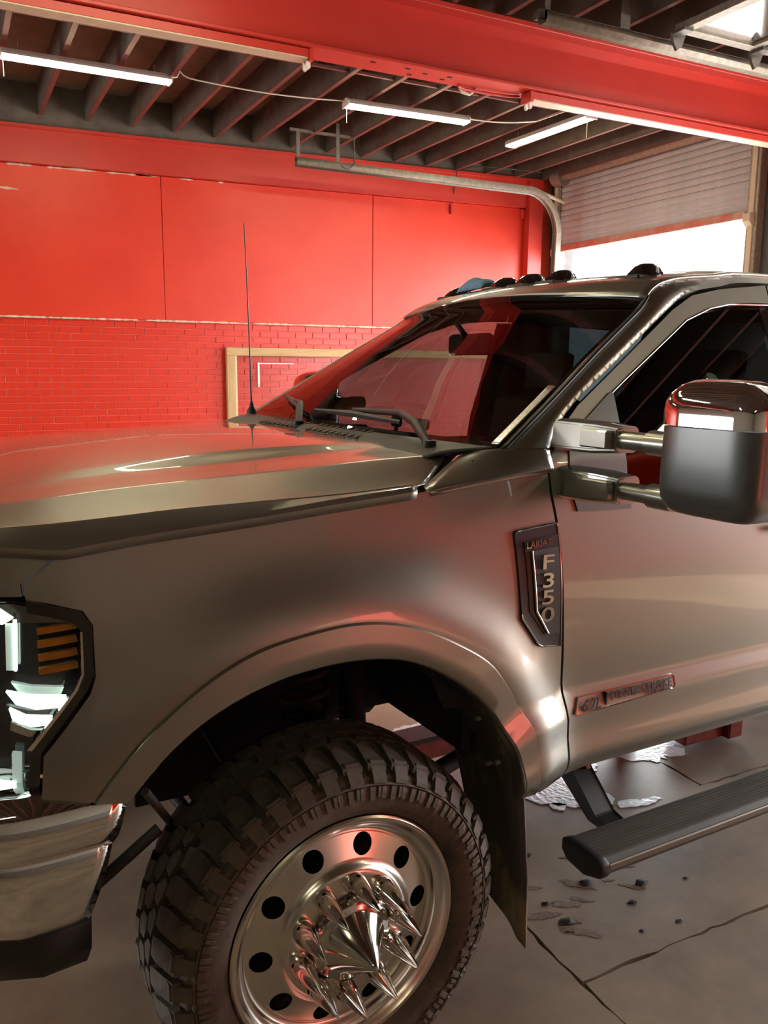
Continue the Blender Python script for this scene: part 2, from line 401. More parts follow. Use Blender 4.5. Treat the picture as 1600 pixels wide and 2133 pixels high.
tube('conduit', [(3.1, 5.0, 3.655), (3.16, 5.02, 3.65), (3.3, 5.02, 3.648), (3.5, 5.01, 3.652), (3.58, 4.99, 3.655)], .009, 'redsteel', bb)
tube('cable_loop', [(3.13, 5.03, 3.67), (3.16, 5.05, 3.64), (3.22, 5.05, 3.635), (3.26, 5.03, 3.67)], .012, 'cream', bb)

# LED shop lights
def shop_light(c, L, ang, label, chain=True, g='lit shop lights', drop=.06, m='lamp'):
    t = empty('shop_light', loc=c, label=label, category='light', group=g); t.rotation_euler = (0, 0, R(ang)); h = L/2
    prism('housing', [(-.062, 0), (-.05, .022), (-.028, .048), (.028, .048), (.05, .022), (.062, 0)], 0, -h, h, 'white', t)
    prism('diffuser', [(-.052, .002), (-.044, -.014), (-.02, -.022), (.02, -.022), (.044, -.014), (.052, .002)], 0, -h+.012, h-.012, m, t, smooth=60)
    for s in (-1, 1):
        prism('end_cap', [(-.065, -.016), (-.065, .026), (-.03, .052), (.03, .052), (.065, .026), (.065, -.016)], 0, s*h-.006, s*h+.006, 'white', t)
        tube('hanger', [(s*h*.8, 0, .045), (s*h*.8, 0, .045+drop)], .003, 'galv', t, 6)
    if chain:
        pc = tube('pull_chain', [(-h+.02, .03, 0), (-h+.02, .031, -.13)], .0025, 'white', t, 6)
    return t
shop_light((1.10, 6.94, 4.00), 1.20, 0, 'longest lit shop light, at upper left of ceiling')
shop_light((3.71, 6.79, 4.00), 1.16, -3, 'lit shop light in middle of ceiling, parallel to the beam')
s3 = shop_light((5.13, 6.67, 4.00), 1.14, 92, 'lit shop light turned crosswise near the roll-up door', False)
tube('pull_chain', [(-.55, .03, 0), (-.55, .03, -.17)], .0025, 'white', s3, 6)
# unseen lamps outside the picture; the three behind the viewer are added fill light
for (x, y, a, lb) in ((-2.2, 6.9, 0, 'lit shop light ahead of the truck nose'), (-3.0, 2.6, 0, 'lit shop light over the front bay'), (-.7, 3.9, 0, 'lit shop light above the truck nose'), (1.0, 3.9, 0, 'lit shop light above the truck hood'),
                      (-1.4, -1.8, 0, 'added fill shop light behind the viewer'), (6.25, -2.4, 90, 'added shop light brightening the red wall over the rear bay'), (6.25, -.6, 90, 'added shop light brightening the red wall beside the open bay')):
    shop_light((x, y, 4.0), 1.2, a, lb, False)
def sag(p, q, s, n=10): return [tuple(Vector(p).lerp(Vector(q), t/n) - Vector((0, 0, s*math.sin(math.pi*t/n)))) for t in range(n+1)]
pts = [(1.71, 6.93, 4.03), (1.75, 6.93, 4.04), (1.775, 6.93, 4.085), (1.80, 6.93, 4.06), (1.83, 6.92, 4.045)] + sag((1.86, 6.92, 4.04), (3.12, 6.82, 4.03), .025)
tube('power_cord', pts, .006, 'cord', n=6, label='white cord linking the left and middle shop lights', category='cord')
tube('power_cord', sag((4.30, 6.76, 4.03), (4.95, 6.62, 4.06), .02)+[(5.0, 6.3, 4.07), (5.10, 6.08, 4.07)], .006, 'cord', n=6, label='white cord linking the middle and crosswise shop lights', category='cord')
tube('hanging_wire', [(5.37, YB-.05, 3.70), (5.37, YB-.13, 3.95), (5.37, YB-.15, 4.06), (5.44, YB-.3, 4.08), (5.6, YB-.42, 4.08), (6.3, YB-.5, 4.08)], .006, 'black', n=6, label='thin black wire hanging over the red wall beam', category='wire')

# near overhead door track by the back wall
def channel(path_fn, name, parent, m='galv'): pass
tr = empty('door_track', label='galvanised overhead door track curving down beside the red wall', category='door track')
ty = 8.03
path = [(3.16, ty, 3.79), (4.6, ty-.02, 3.80), (5.75, ty-.05, 3.805)]
cx_, cz_, rr_ = 5.80, 3.805-.42, .42
ex = 6.50
path2 = [(3.16, ty, 3.80), (4.6, ty, 3.80), (5.95, ty, 3.80)]
nseg = 12
for i in range(1, nseg+1):
    A = math.pi/2*(1-i/nseg); path2.append((5.95+.5*math.cos(A), ty+.12*i/nseg, 3.30+.5*math.sin(A)))
path2 += [(6.47, ty+.16, 2.6), (6.47, ty+.18, 0.0)]
def ribbon(pth, prof, name, m, parent):
    """sweep an open profile [(side, normal)] along a path lying about the xz plane"""
    P = [Vector(p) for p in pth]; v = []; f = []; k = len(prof)
    for i, p in enumerate(P):
        t = (P[min(i+1, len(P)-1)]-P[max(i-1, 0)]).normalized(); s = Vector((0, 1, 0)); n = t.cross(s).normalized()
        for (a, b) in prof: v.append(p+s*a+n*b)
    for i in range(len(P)-1):
        for j in range(k-1): f.append((i*k+j, i*k+j+1, (i+1)*k+j+1, (i+1)*k+j))
    o = obj(name, pyd(name, v, f, 40), m, parent); mod_solid(o, .003, 0); return o
prof = [(.03, .028), (-.028, .034), (-.034, .0), (-.028, -.034), (.03, -.028)]
ribbon(path2, prof, 'rail', 'galv', tr)
ribbon(path2[:-1], [(.034, .045), (.034, -.045)], 'rail_back', 'galvdark', tr)
for (x, zz) in ((3.18, 4.08), (3.60, 4.20)): bx('hanger_strap', (x-.018, ty-.005, 3.81), (x+.018, ty+.005, zz), 'galvdark', tr)
tube('hanger_rod', [(3.62, ty-.06, 3.80), (3.70, ty-.06, 3.77), (3.76, ty-.05, 3.82), (3.76, ty-.03, 4.08)], .009, 'galvdark', tr, 8)
bx('hanger_brace', (3.1, ty-.0, 4.075), (3.8, ty+.03, 4.10), 'galvdark', tr)
tube('track_brace', [(6.05, ty+.0, 3.80), (6.66, ty+.28, 3.78)], .022, 'cream', tr, 8)
bx('track_bracket', (6.48, ty+.13, 3.05), (6.60, ty+.17, 3.12), 'cream', tr)

# roll-up door in the side wall
rd = empty('door_1', kind='structure', label='grey roll-up door half raised over the bright bay opening', category='door')
for y0, y1 in ((8.50, 8.62), (5.63, 5.75)):
    bx('guide', (XR-.10, y0, 0), (XR-.0, y1, 4.08), 'galv', rd, bev=.006)
    bx('guide_face', (XR-.115, y0+.035, 0), (XR-.10, y1-.035, 4.05), 'cream', rd)
nsl, z0s = 11, 3.31; sh = (4.06-z0s)/nsl
slm = prismm([(XR-.080, 0), (XR-.086, sh*.25), (XR-.088, sh*.5), (XR-.086, sh*.75), (XR-.080, sh*.95), (XR-.06, sh*.95), (XR-.06, 0)], 1, 5.76, 8.49, name='slat')
# prismm with axis 1 takes (x,z)
slm.materials.append(MT['curtain'])
for k in range(nsl):
    o = obj('slat', slm, None, rd); o.location = (0, 0, z0s+sh*k)
bx('bottom_bar', (XR-.11, 5.76, 3.235), (XR-.05, 8.49, 3.31), 'redlip', rd, bev=.006)
tube('barrel', [(XR-.16, 5.9, 4.085), (XR-.16, 8.35, 4.085)], .055, 'galv', rd, 16)
tube('barrel_drum', [(XR-.16, 8.36, 4.085), (XR-.16, 8.52, 4.085)], .10, 'galv', rd, 20)
for yy in (8.53, 5.70): 
    prism('stop_bracket', [(XR-.16, 3.20), (XR-.16, 3.27), (XR-.05, 3.29), (XR-.05, 3.14), (XR-.10, 3.14)], 1, yy-.04, yy+.04, 'cream', rd)
# second overhead door, raised flat below the ceiling on our side of the beam
d2 = empty('door_2', kind='structure', label='raised glazed overhead door hanging flat above the beam', category='door')
dz = 3.96
for k, x0 in enumerate((4.28, 5.0, 5.72)):
    x1 = x0+.70
    for (a, b, c, e) in ((x0, x1, 4.24, 4.31), (x0, x1, 1.0, 1.07), (x0, x0+.08, 1.07, 4.24), (x1-.07, x1, 1.07, 4.24)): bx('door_rail', (a, c, dz), (b, e, dz+.045), 'galv', d2, bev=.004)
    for j in range(3):
        ya = 1.07+j*1.06; bx('pane', (x0+.08, ya+.02, dz+.018), (x1-.07, ya+1.03, dz+.026), 'glassdoor', d2)
        if j: bx('door_mullion', (x0+.08, ya-.025, dz), (x1-.07, ya+.02, dz+.045), 'galv', d2)
    bx('hinge', (x0-.03, 4.20, dz-.02), (x0+.05, 4.30, dz), 'galvdark', d2)
    prism('roller_bracket', [(x0-.02, dz), (x0+.10, dz), (x0+.07, dz-.07), (x0+.03, dz-.10), (x0, dz-.06)], 1, 4.31, 4.33, 'galvdark', d2)
tr2 = empty('door_track', label='dusty horizontal door track just above the beam at upper right', category='door track')
ribbon([(3.36, 4.47, 3.94), (4.6, 4.47, 3.94), (6.4, 4.47, 3.94)], [(-.045, .02), (-.05, -.01), (-.03, -.038), (.03, -.038), (.05, 0.), (.045, .02)], 'rail', 'galv', tr2)
bx('angle_iron', (3.36, 4.50, 3.95), (6.4, 4.56, 4.0), 'galvdark', tr2)
for x in (3.42, 4.02, 4.06): bx('hanger_strap', (x-.02, 4.50, 3.95), (x+.02, 4.51, 4.3), 'galvdark', tr2)
shop_light((5.1, 3.62, 4.07), 1.2, 0, 'bright lamp glowing above the raised glazed door at upper right', False, m='lampcool')

# timber frame with clear sheet against the bricks
wf = empty('timber_frame', label='unpainted timber frame holding clear plastic sheet against the bricks', category='frame')
fx0, fx1, fz0, fz1 = 2.635, 6.15, .75, 2.035
bx('top_rail', (fx0, YB-.075, fz1-.085), (fx1, YB-.02, fz1), 'wood', wf, bev=.003)
bx('bottom_rail', (fx0, YB-.075, fz0), (fx1, YB-.02, fz0+.085), 'wood', wf, bev=.003)
for x in (fx0, fx1-.09): bx('upright', (x, YB-.074, fz0+.085), (x+.09, YB-.02, fz1-.085), 'woodv', wf, bev=.003)
bx('inner_batten', (fx0+.09, YB-.05, fz0+.085), (fx0+.115, YB-.02, fz1-.085), 'cream', wf)
bx('pane', (fx0+.115, YB-.032, fz0+.085), (fx1-.09, YB-.029, fz1-.085), 'acrylic', wf)
bx('sheet_strip', (2.985, YB-.034, 1.62), (3.005, YB-.0325, 1.88), 'stripwhite', wf)  # thin white lines on the clear sheet, set out as an L
bx('sheet_strip', (3.0, YB-.034, 1.865), (3.4, YB-.0325, 1.875), 'stripwhite', wf)

# bluish-white foam on the floor under the truck
def floor_blotch(P, label, amp=.012, seed=1):
    rnd = random.Random(seed); Q = [(x+rnd.uniform(-amp, amp), y+rnd.uniform(-amp, amp)) for x, y in smooth_poly(P, .02, True)]
    return prism('white_blotch', Q, 2, 0.0005, .0035, 'blotches', kind='stuff', label=label, category='blotch')
floor_blotch([(2.12, 2.75), (2.20, 2.62), (2.33, 2.55), (2.42, 2.53), (2.47, 2.60), (2.43, 2.70), (2.52, 2.76), (2.60, 2.84), (2.60, 3.0), (2.40, 3.02), (2.22, 2.92)], 'bluish-white puddle under the truck behind the mud flap', seed=3)
floor_blotch([(2.43, 2.485), (2.50, 2.465), (2.58, 2.455), (2.65, 2.47), (2.63, 2.50), (2.56, 2.50), (2.50, 2.525), (2.44, 2.52)], 'thin white streak beside the step bracket', .006, seed=5)
floor_blotch([(2.78, 2.83), (2.90, 2.74), (2.98, 2.75), (3.06, 2.72), (3.10, 2.80), (3.05, 2.90), (2.9, 2.95), (2.8, 2.9)], 'bluish-white mark under the door sill', .022, seed=8)
floor_blotch([(1.85, 3.48), (2.0, 3.36), (2.12, 3.22), (2.25, 3.30), (2.25, 3.5), (2.1, 3.62), (1.92, 3.60)], 'bluish-white patch seen behind the front tyre', .015, seed=11)
floor_blotch([(2.17, 2.61), (2.21, 2.58), (2.24, 2.61), (2.20, 2.65)], 'tiny white patch at the edge of the white puddle', .008, seed=12)

# spalled spots in the slab near the step
rnc = random.Random(21)
for k in range(16):
    x, y = rnc.uniform(1.66, 2.16), rnc.uniform(1.92, 2.34); s = rnc.uniform(.012, .045); a = rnc.uniform(-.9, -.3)
    P = []
    for A in np.linspace(0, 2*math.pi, 14, endpoint=False):
        q = rnc.uniform(.55, 1.2); u, v = s*1.6*q*math.cos(A), s*.45*q*math.sin(A); P.append((x+u*math.cos(a)-v*math.sin(a), y+u*math.sin(a)+v*math.cos(a)))
    prism('spall', P, 2, .0002, .0012, 'spall', fl)

# ------------------------------------------------------------------ the truck (x rearward, y towards its far side, z up, origin under the near front hub)
ta, tb = R(3.0), R(0.9)
TX = Vector((math.cos(ta)*math.cos(tb), math.sin(ta)*math.cos(tb), -math.sin(tb))); TYv = Vector((-math.sin(ta), math.cos(ta), 0)); TZ = TX.cross(TYv)
TK = empty('pickup_truck', label='silver-grey lifted pickup truck with chrome spiked wheels', category='truck')
TM = Matrix((TX, TYv, TZ)).transposed().to_4x4(); TM.translation = (.784, 1.718, 0); TK.matrix_world = TM
YC = 1.02
arch_in = [(-.530, .963), (-.450, 1.051), (-.349, 1.120), (-.213, 1.170), (-.068, 1.187), (.063, 1.179), (.167, 1.149), (.279, 1.085), (.360, 1.018), (.428, .938), (.488, .827), (.508, .712)]
arch_out = [(-.598, .976), (-.556, 1.032), (-.496, 1.097), (-.394, 1.177), (-.287, 1.234), (-.175, 1.263), (.0, 1.276), (.165, 1.240), (.357, 1.139), (.441, 1.053), (.503, .960), (.543, .883), (.566, .708)]
AO = smooth_poly(arch_out, .02); AI = smooth_poly(arch_in, .02)
_tab = smooth_poly([(.60, .11), (.66, .065), (.70, .028), (.735, .004), (.77, -.006), (.80, -.003), (.84, .002), (.895, .0)], .005) + smooth_poly([(.90, .0), (.964, .020)], .01) + smooth_poly([(.972, .024), (1.1, .014), (1.3, .012), (1.45, .030), (1.56, .050), (1.62, .062)], .01)
_tz = np.array([p[0] for p in _tab]); _ty = np.array([p[1] for p in _tab])
def taper(X): return 1.2*np.maximum(0, -.60-X)**2 + 9*np.maximum(0, -.80-X)**3
def Sb(X, Z):
    X = np.asarray(X, float); Z = np.asarray(Z, float)
    y = np.interp(Z, _tz, _ty) + .42*np.maximum(0, Z-1.62)
    return y + taper(X)
def S(X, Z):
    X = np.asarray(X, float); Z = np.asarray(Z, float); sh = X.shape
    d = pldist(X.ravel(), Z.ravel(), AO[::2]+[AO[-1]]).reshape(sh)
    return Sb(X, Z) - .050*np.exp(-(d/.12)**2)
def s1(x, z): return float(S(np.array([x]), np.array([z]))[0])
def mirror_to_far(o):
    c = o.copy(); col.objects.link(c); c.parent = o.parent; c.scale = (1, -1, 1); c.location = (o.location.x, 2*YC-o.location.y, o.location.z); return c

# fender
f_gap = [(-.700, 1.397), (-.702, 1.424), (-.63, 1.481), (-.49, 1.498), (-.21, 1.519), (-.02, 1.536), (.195, 1.553)]
f_poly = f_gap + [(.36, 1.572), (.50, 1.586), (.626, 1.598), (.628, 1.53), (.641, 1.455), (.657, 1.28), (.672, 1.11), (.680, .965), (.689, .888), (.693, .745), (.688, .718), (.60, .698)] + AO[::-1] + [(-.645, .988), (-.692, .992), (-.684, 1.08), (-.593, 1.195), (-.580, 1.23), (-.580, 1.335), (-.598, 1.366), (-.655, 1.385)]
fe = obj('fender', panelm(f_poly, S, .022, 'fender'), 'paint', TK); mirror_to_far(fe)
# flare lip
def resamp(pl, n):
    P = np.array(pl); d = np.r_[0, np.cumsum(np.linalg.norm(np.diff(P, axis=0), axis=1))]; t = np.linspace(0, d[-1], n)
    return np.stack([np.interp(t, d, P[:, 0]), np.interp(t, d, P[:, 1])], 1)
n_ = 72; A_, I_ = resamp(AO, n_), resamp(AI, n_); G = []
for i in range(n_):
    a, b = A_[i], I_[i]; row = []
    for t, w in ((-.02, .012), (.0, -.002), (.05, -.008), (.5, -.010), (.93, -.012), (1.0, -.006), (1.02, .01), (1.0, .06)):
        p = a+(b-a)*t; yb = s1(*a); row.append((p[0], yb+w, p[1]))
    G.append(row)
lp = obj('wheel_arch_flare', gridm(G, 'wheel_arch_flare', 50), 'paint', TK, label='wide painted wheel arch flare'); mirror_to_far(lp)
# wheel well liner (dark)
Lr = [p for p in AI if not (p[0] > .3 and p[1] < .90)]
G = [[(x, y, z+.012) for y in (.03, .12, .3, .62)] for (x, z) in Lr]
ln_ = obj('wheel_well_liner', gridm(G, 'wheel_well_liner', 60), 'dark', TK); mirror_to_far(ln_)
bx('inner_wing', (-.56, .60, .93), (.46, .64, 1.25), 'dark', TK); bx('splash_shield', (-.36, .64, .58), (.16, .66, .95), 'dark', TK)

# hood
hx = np.r_[np.linspace(-.97, -.62, 18), np.linspace(-.6, .18, 32), np.linspace(.195, .325, 9)]
def ip(x, tb_): return float(np.interp(x, [t[0] for t in tb_], [t[1] for t in tb_]))
def tabl(T): return smooth_poly(T, .01)
zG = [(-.97, 1.43), (-.90, 1.475), (-.82, 1.496), (-.74, 1.499), (-.63, 1.486), (-.49, 1.502), (-.21, 1.523), (-.02, 1.540), (.195, 1.557)]
zB = tabl([(-.97, 1.44), (-.90, 1.492), (-.82, 1.511), (-.74, 1.520), (-.51, 1.532), (-.35, 1.540), (0, 1.549), (.195, 1.560)])
zA = tabl([(-.97, 1.455), (-.90, 1.508), (-.82, 1.527), (-.74, 1.538), (-.52, 1.561), (-.32, 1.575), (-.18, 1.583), (.06, 1.598), (.2, 1.607), (.43, 1.616)])
zD = tabl([(-.97, 1.46), (-.90, 1.513), (-.82, 1.534), (-.65, 1.556), (-.48, 1.580), (-.18, 1.608), (0, 1.619), (.2, 1.625), (.43, 1.626)])
def hood_cols(x):
    g_, b_, a_ = ip(min(x, .195), zG), ip(min(x, .195), zB), ip(x, zA); t = float(taper(np.array([x]))[0]); y0 = s1(min(x, .195), min(g_, 1.553)); d_ = max(ip(x, zD), a_+.006)
    yA = .235+.7*t; yq = y0+.040
    k = [(y0+.004, g_-.014), (y0, g_), (y0+.003, g_+.003), (y0+.034, b_-.0025), (y0+.037, b_), (yq+.002, b_+.001)]
    k += [(yq+(yA-yq)*q, b_+(a_-b_)*q) for q in (.25, .5, .75)]
    k += [(yA-.004, a_-.0010), (yA, a_), (yA+.004, a_+.0003), (.34, a_+.003), (.44, a_+.0045), (.452, a_+.006), (.485, a_+.006+(d_-a_-.006)*.5), (.518, d_-.001), (.530, d_), (.75, d_+.004), (YC, d_+.006)]
    return k
hood_end = [.197, .199, .202, .222, .236, .252, .295, .335, .375, .405, .425, .418, .392, .368, .362, .357, .352, .346, .325, .312]
def hood_row(u):
    row = []
    for j, xe in enumerate(hood_end):
        x = -.97+(xe+.97)*u; y, z = hood_cols(x)[j]; row.append((x, y, z))
    return row + [(x, 2*YC-y, z) for x, y, z in row[-2::-1]]
hu = np.r_[np.linspace(0, .28, 18), np.linspace(.3, 1, 40)]
hood = obj('hood', gridm([hood_row(u) for u in hu], 'hood', 20), 'paint', TK); mod_solid(hood, .012, -1)
# shoulder of the fender behind the hood's slanted rear corner
SH = []
for i in range(9):
    v = i/8; q = .14+.86*v*.9
    a = np.array([hood_end[4]+.006+(.425-hood_end[4])*v, hood_cols(.2)[3][0]+(.200-hood_cols(.2)[3][0])*v, 1.556+(1.616-1.556)*v])
    b = np.array([.640, s1(.64, 1.60)+(.078-s1(.64, 1.60))*v, 1.600+(1.646-1.600)*v]); m_ = np.array([.50, .060+(.118-.060)*v, 1.585+(1.644-1.585)*v])
    row = []
    for k in range(15):
        w = k/14; row.append(tuple((1-w)**2*a+2*w*(1-w)*(2*m_-.5*a-.5*b)+w*w*b))
    SH.append(row)
SH = [[(x, s1(x, z-.012), z-.012) for (x, y, z) in SH[0]]] + SH
shd = obj('fender_shoulder', gridm(SH, 'fender_shoulder', 50), 'paint', TK); mod_solid(shd, .01, 1); mirror_to_far(shd)
def fc(X, Z): return S(X, np.minimum(Z, 1.56))+.002
nose = obj('hood_nose', panelm([(-.640, 1.481), (-.707, 1.426), (-.705, 1.402), (-.80, 1.405), (-.955, 1.405), (-.955, 1.47), (-.90, 1.488), (-.82, 1.502), (-.74, 1.503)], fc, .02, 'hood_nose'), 'paint', hood)
c = nose.copy(); col.objects.link(c); c.parent = hood; c.scale = (1, -1, 1); c.location = (0, 2*YC, 0)

# front end (mostly out of the picture)
prism('grille', [(.30, 1.0), (.30, 1.44), (1.74, 1.44), (1.74, 1.0)], 0, -.97, -.90, 'gloss', TK, bev=.01)
for z in (1.08, 1.22, 1.36): bx('grille_bar', (-1.0, .34, z-.035), (-.96, 1.70, z+.035), 'chrome', TK, bev=.012, seg=3)

# headlamp
def hl(X, Z): return Sb(X, np.clip(Z, 1.0, 1.3))+.000
hp = [(-.705, 1.396), (-.655, 1.379), (-.604, 1.362), (-.586, 1.335), (-.586, 1.232), (-.599, 1.198), (-.690, 1.082), (-.698, .992), (-.93, .985), (-.95, 1.10), (-.95, 1.396)]
hlamp = empty('headlamp', TK)
obj('lens', panelm(hp, lambda X, Z: hl(X, Z)+.004, .03, 'lens', edge=.002), 'lens', hlamp)
obj('housing', panelm(hp, lambda X, Z: hl(X, Z)+.055, .04, 'housing', edge=-.05), 'gloss', hlamp)
def strip(poly, fn, name, m, parent, t=.012, step=.01):
    return obj(name, panelm(poly, fn, step, name, edge=t), m, parent)
rim_o = [(-.700, 1.397), (-.655, 1.383), (-.602, 1.367), (-.582, 1.337), (-.582, 1.231), (-.595, 1.196), (-.686, 1.081), (-.693, .992)]
rim_i = [(-.712, .992), (-.706, 1.088), (-.616, 1.202), (-.602, 1.236), (-.602, 1.325), (-.617, 1.344), (-.662, 1.362), (-.700, 1.372)]
strip(rim_o+rim_i, lambda X, Z: hl(X, Z)+.0005, 'bezel', 'gloss', hlamp)
strip([(-.712, 1.09), (-.703, 1.088), (-.615, 1.203), (-.601, 1.236), (-.601, 1.325), (-.605, 1.325), (-.606, 1.237), (-.620, 1.206), (-.709, 1.094)], lambda X, Z: hl(X, Z)-.001, 'bezel_trim', 'chrome', hlamp)
dp = lambda X, Z: hl(X, Z)+.030
strip([(-.93, 1.39), (-.72, 1.384), (-.62, 1.356), (-.62, 1.338), (-.70, 1.345), (-.93, 1.352)], dp, 'brow', 'chromed', hlamp)
for k in range(4):
    z = 1.334-.0275*k; x = .002*k
    strip([(-.682-x*.0, z), (-.609, z+.006), (-.607, z-.007), (-.681, z-.013)], lambda X, Z: hl(X, Z)+.020, 'side_reflector', 'amber', hlamp)
strip([(-.735, 1.355), (-.716, 1.352), (-.720, 1.248), (-.738, 1.250)], dp, 'light_bar', 'ledsoft', hlamp)
strip([(-.722, 1.352), (-.716, 1.352), (-.720, 1.248), (-.724, 1.248)], lambda X, Z: hl(X, Z)+.026, 'light_bar', 'led', hlamp)
strip([(-.90, 1.385), (-.745, 1.375), (-.722, 1.356), (-.74, 1.345), (-.90, 1.362)], lambda X, Z: hl(X, Z)+.024, 'light_bar', 'led', hlamp)
strip([(-.742, 1.208), (-.70, 1.196), (-.632, 1.186), (-.642, 1.165), (-.69, 1.166), (-.725, 1.180)], lambda X, Z: hl(X, Z)+.022, 'projector', 'led', hlamp)
strip([(-.738, 1.172), (-.71, 1.154), (-.66, 1.146), (-.668, 1.130), (-.70, 1.130), (-.732, 1.146)], lambda X, Z: hl(X, Z)+.022, 'projector', 'led', hlamp)
strip([(-.735, 1.142), (-.70, 1.122), (-.672, 1.118), (-.674, 1.106), (-.705, 1.108), (-.737, 1.125)], lambda X, Z: hl(X, Z)+.026, 'projector_bowl', 'chrome', hlamp)
strip([(-.742, 1.178), (-.70, 1.163), (-.645, 1.160), (-.650, 1.150), (-.70, 1.152), (-.742, 1.166)], lambda X, Z: hl(X, Z)+.028, 'projector_bowl', 'chromed', hlamp)
strip([(-.736, 1.073), (-.719, 1.070), (-.721, .995), (-.737, .998)], dp, 'light_bar', 'ledsoft', hlamp)
strip([(-.90, 1.028), (-.76, 1.012), (-.721, 1.004), (-.724, .984), (-.76, .992), (-.90, 1.008)], lambda X, Z: hl(X, Z)+.024, 'light_bar', 'led', hlamp)

# bumper
bpth = [(-.520, .006), (-.60, .0), (-.70, .0), (-.77, .012), (-.84, .05), (-.90, .12), (-.95, .24), (-.99, .45), (-1.0, .75), (-1.0, YC)]
bpth = smooth_poly(bpth, .035); bpth = bpth + [(x, 2*YC-y) for x, y in bpth[-2::-1]]
bprof = [(1.004, -.07), (1.0, -.035), (.988, -.010), (.968, .006), (.942, .018), (.912, .021), (.885, .015), (.866, .000), (.859, -.006), (.850, -.002), (.80, .0), (.74, -.010), (.70, -.022), (.675, -.038), (.660, -.065), (.655, -.10)]
def sweep(pth, prof, slant=0., n0=0):
    P = [Vector((x, y, 0)) for x, y in pth]; G = []; L = [0]
    for i in range(1, len(P)): L.append(L[-1]+(P[i]-P[i-1]).length)
    for i, p in enumerate(P):
        t = (P[min(i+1, len(P)-1)]-P[max(0, i-1)]).normalized(); nrm = Vector((t.y, -t.x, 0))
        if nrm.dot(Vector((p.x+.3, p.y-YC, 0))) < 0: nrm = -nrm
        e = min(L[i], L[-1]-L[i]); w = max(0, 1-e/.25)
        G.append([tuple(p+nrm*o+Vector((slant*(z-1.0)*w, 0, z))) for z, o in prof])
    return G
bm_ = obj('bumper', gridm(sweep(bpth, bprof, .27), 'bumper', 40), 'chrome', TK, label='chrome front bumper'); mod_solid(bm_, .006, 0)
vp_ = [(x+.05*max(0, 1-abs(x+.5)/.5)*-1, y+.045) for x, y in bpth[2:-2]]
vl = obj('lower_valance', gridm(sweep([(-.60, .07), (-.70, .06), (-.80, .10), (-.88, .22), (-.93, .5), (-.94, YC), (-.93, 1.54), (-.88, 1.82), (-.80, 1.94), (-.70, 1.98), (-.60, 1.97)], [(.70, .01), (.655, .015), (.60, .008), (.545, -.03), (.535, -.09), (.60, -.2)], .0), 'lower_valance', 40), 'black', bm_); mod_solid(vl, .01, 0)

# cab: pillars, roof, glass
ws_edge = [(.504, 1.653), (.709, 1.781), (.918, 1.916), (1.16, 2.064), (1.237, 2.125), (1.34, 2.165), (1.563, 2.194), (1.831, 2.217), (2.9, 2.225)]
gap_edge = [(2.9, 2.19), (1.816, 2.186), (1.547, 2.155), (1.392, 2.124), (1.282, 2.071), (1.014, 1.911), (.778, 1.771), (.700, 1.708), (.655, 1.652)]
wse = smooth_poly(ws_edge, .04); gpe = smooth_poly(gap_edge, .04)
def fa(X, Z):
    d = pldist(np.ravel(X), np.ravel(Z), wse).reshape(np.shape(X)); e = pldist(np.ravel(X), np.ravel(Z), gpe).reshape(np.shape(X))
    return Sb(X, Z) + .030*np.exp(-(d/.022)**2) + .006*np.exp(-(e/.012)**2)
pil = obj('a_pillar', panelm(wse+gpe, fa, .011, 'a_pillar', edge=.05), 'paint', TK); mirror_to_far(pil)
E_ = np.array([(.504, .074, 1.653), (.709, .128, 1.781), (.918, .184, 1.916), (1.16, .246, 2.064), (1.20, .262, 2.10)]); tt_ = np.array([0, .29, .59, .92, 1.])
def wsp(s, t, off=0.):
    e = [float(np.interp(t, tt_, E_[:, i])) for i in range(3)]; e[1] += .032; hw = YC-e[1]; q = 1-s*s
    return Vector((e[0]-(.062+.008*t)*q, YC+s*hw, e[2]+.045*t*q)) + Vector((-.55, 0, .83))*off
ss = np.linspace(-1, 1, 41); tts = np.linspace(0, 1, 25)
obj('windscreen', gridm([[wsp(s, t, -.004) for s in ss] for t in tts], 'windscreen', 180), 'wind', TK, label='tinted windscreen')
def band(name, s0, s1_, t0, t1, m, off, parent=TK, n=12):
    return obj(name, gridm([[wsp(s, t, off) for s in np.linspace(s0, s1_, n)] for t in np.linspace(t0, t1, n)], name, 180), m, parent)
band('windscreen_frit', -1, 1, 0, .035, 'black', -.007, n=40)
band('windscreen_frit', -1, -.965, 0, 1, 'black', -.007); band('windscreen_frit', .965, 1, 0, 1, 'black', -.007); band('windscreen_frit', -1, 1, .955, 1, 'black', -.007, n=40)
tr_ = band('dotted_strip', -.985, -.955, .01, .36, 'silverdot', .006); mod_solid(tr_, .004)  # pale dotted strip along the lower windscreen edge
seal = [wsp(-1.02, t, .003) for t in np.linspace(0, 1, 20)]; tube('windscreen_seal', seal, .006, 'black', TK, 6)
def roofp(s, u):
    q = 1-s*s; xf = 1.20-.07*q; x = xf+(2.9-xf)*u; xe = 1.20+(2.9-1.20)*u
    ze = float(np.interp(xe, [p[0] for p in wse], [p[1] for p in wse])); ye = float(Sb(np.array([xe]), np.array([ze]))[0])+.022
    hw = YC-ye; a = abs(s); prof_ = (1-a**2.6)
    return (x, YC+s*hw, ze-.004+.006*(1-a**12) + (.018+.006*min(1, u*5))*prof_)
us = np.r_[np.linspace(0, .25, 22), np.linspace(.28, 1, 12)]
rf = obj('roof', gridm([[roofp(s, u) for s in np.linspace(-1, 1, 57)] for u in us], 'roof', 180), 'paint', TK); mod_solid(rf, .01, -1)
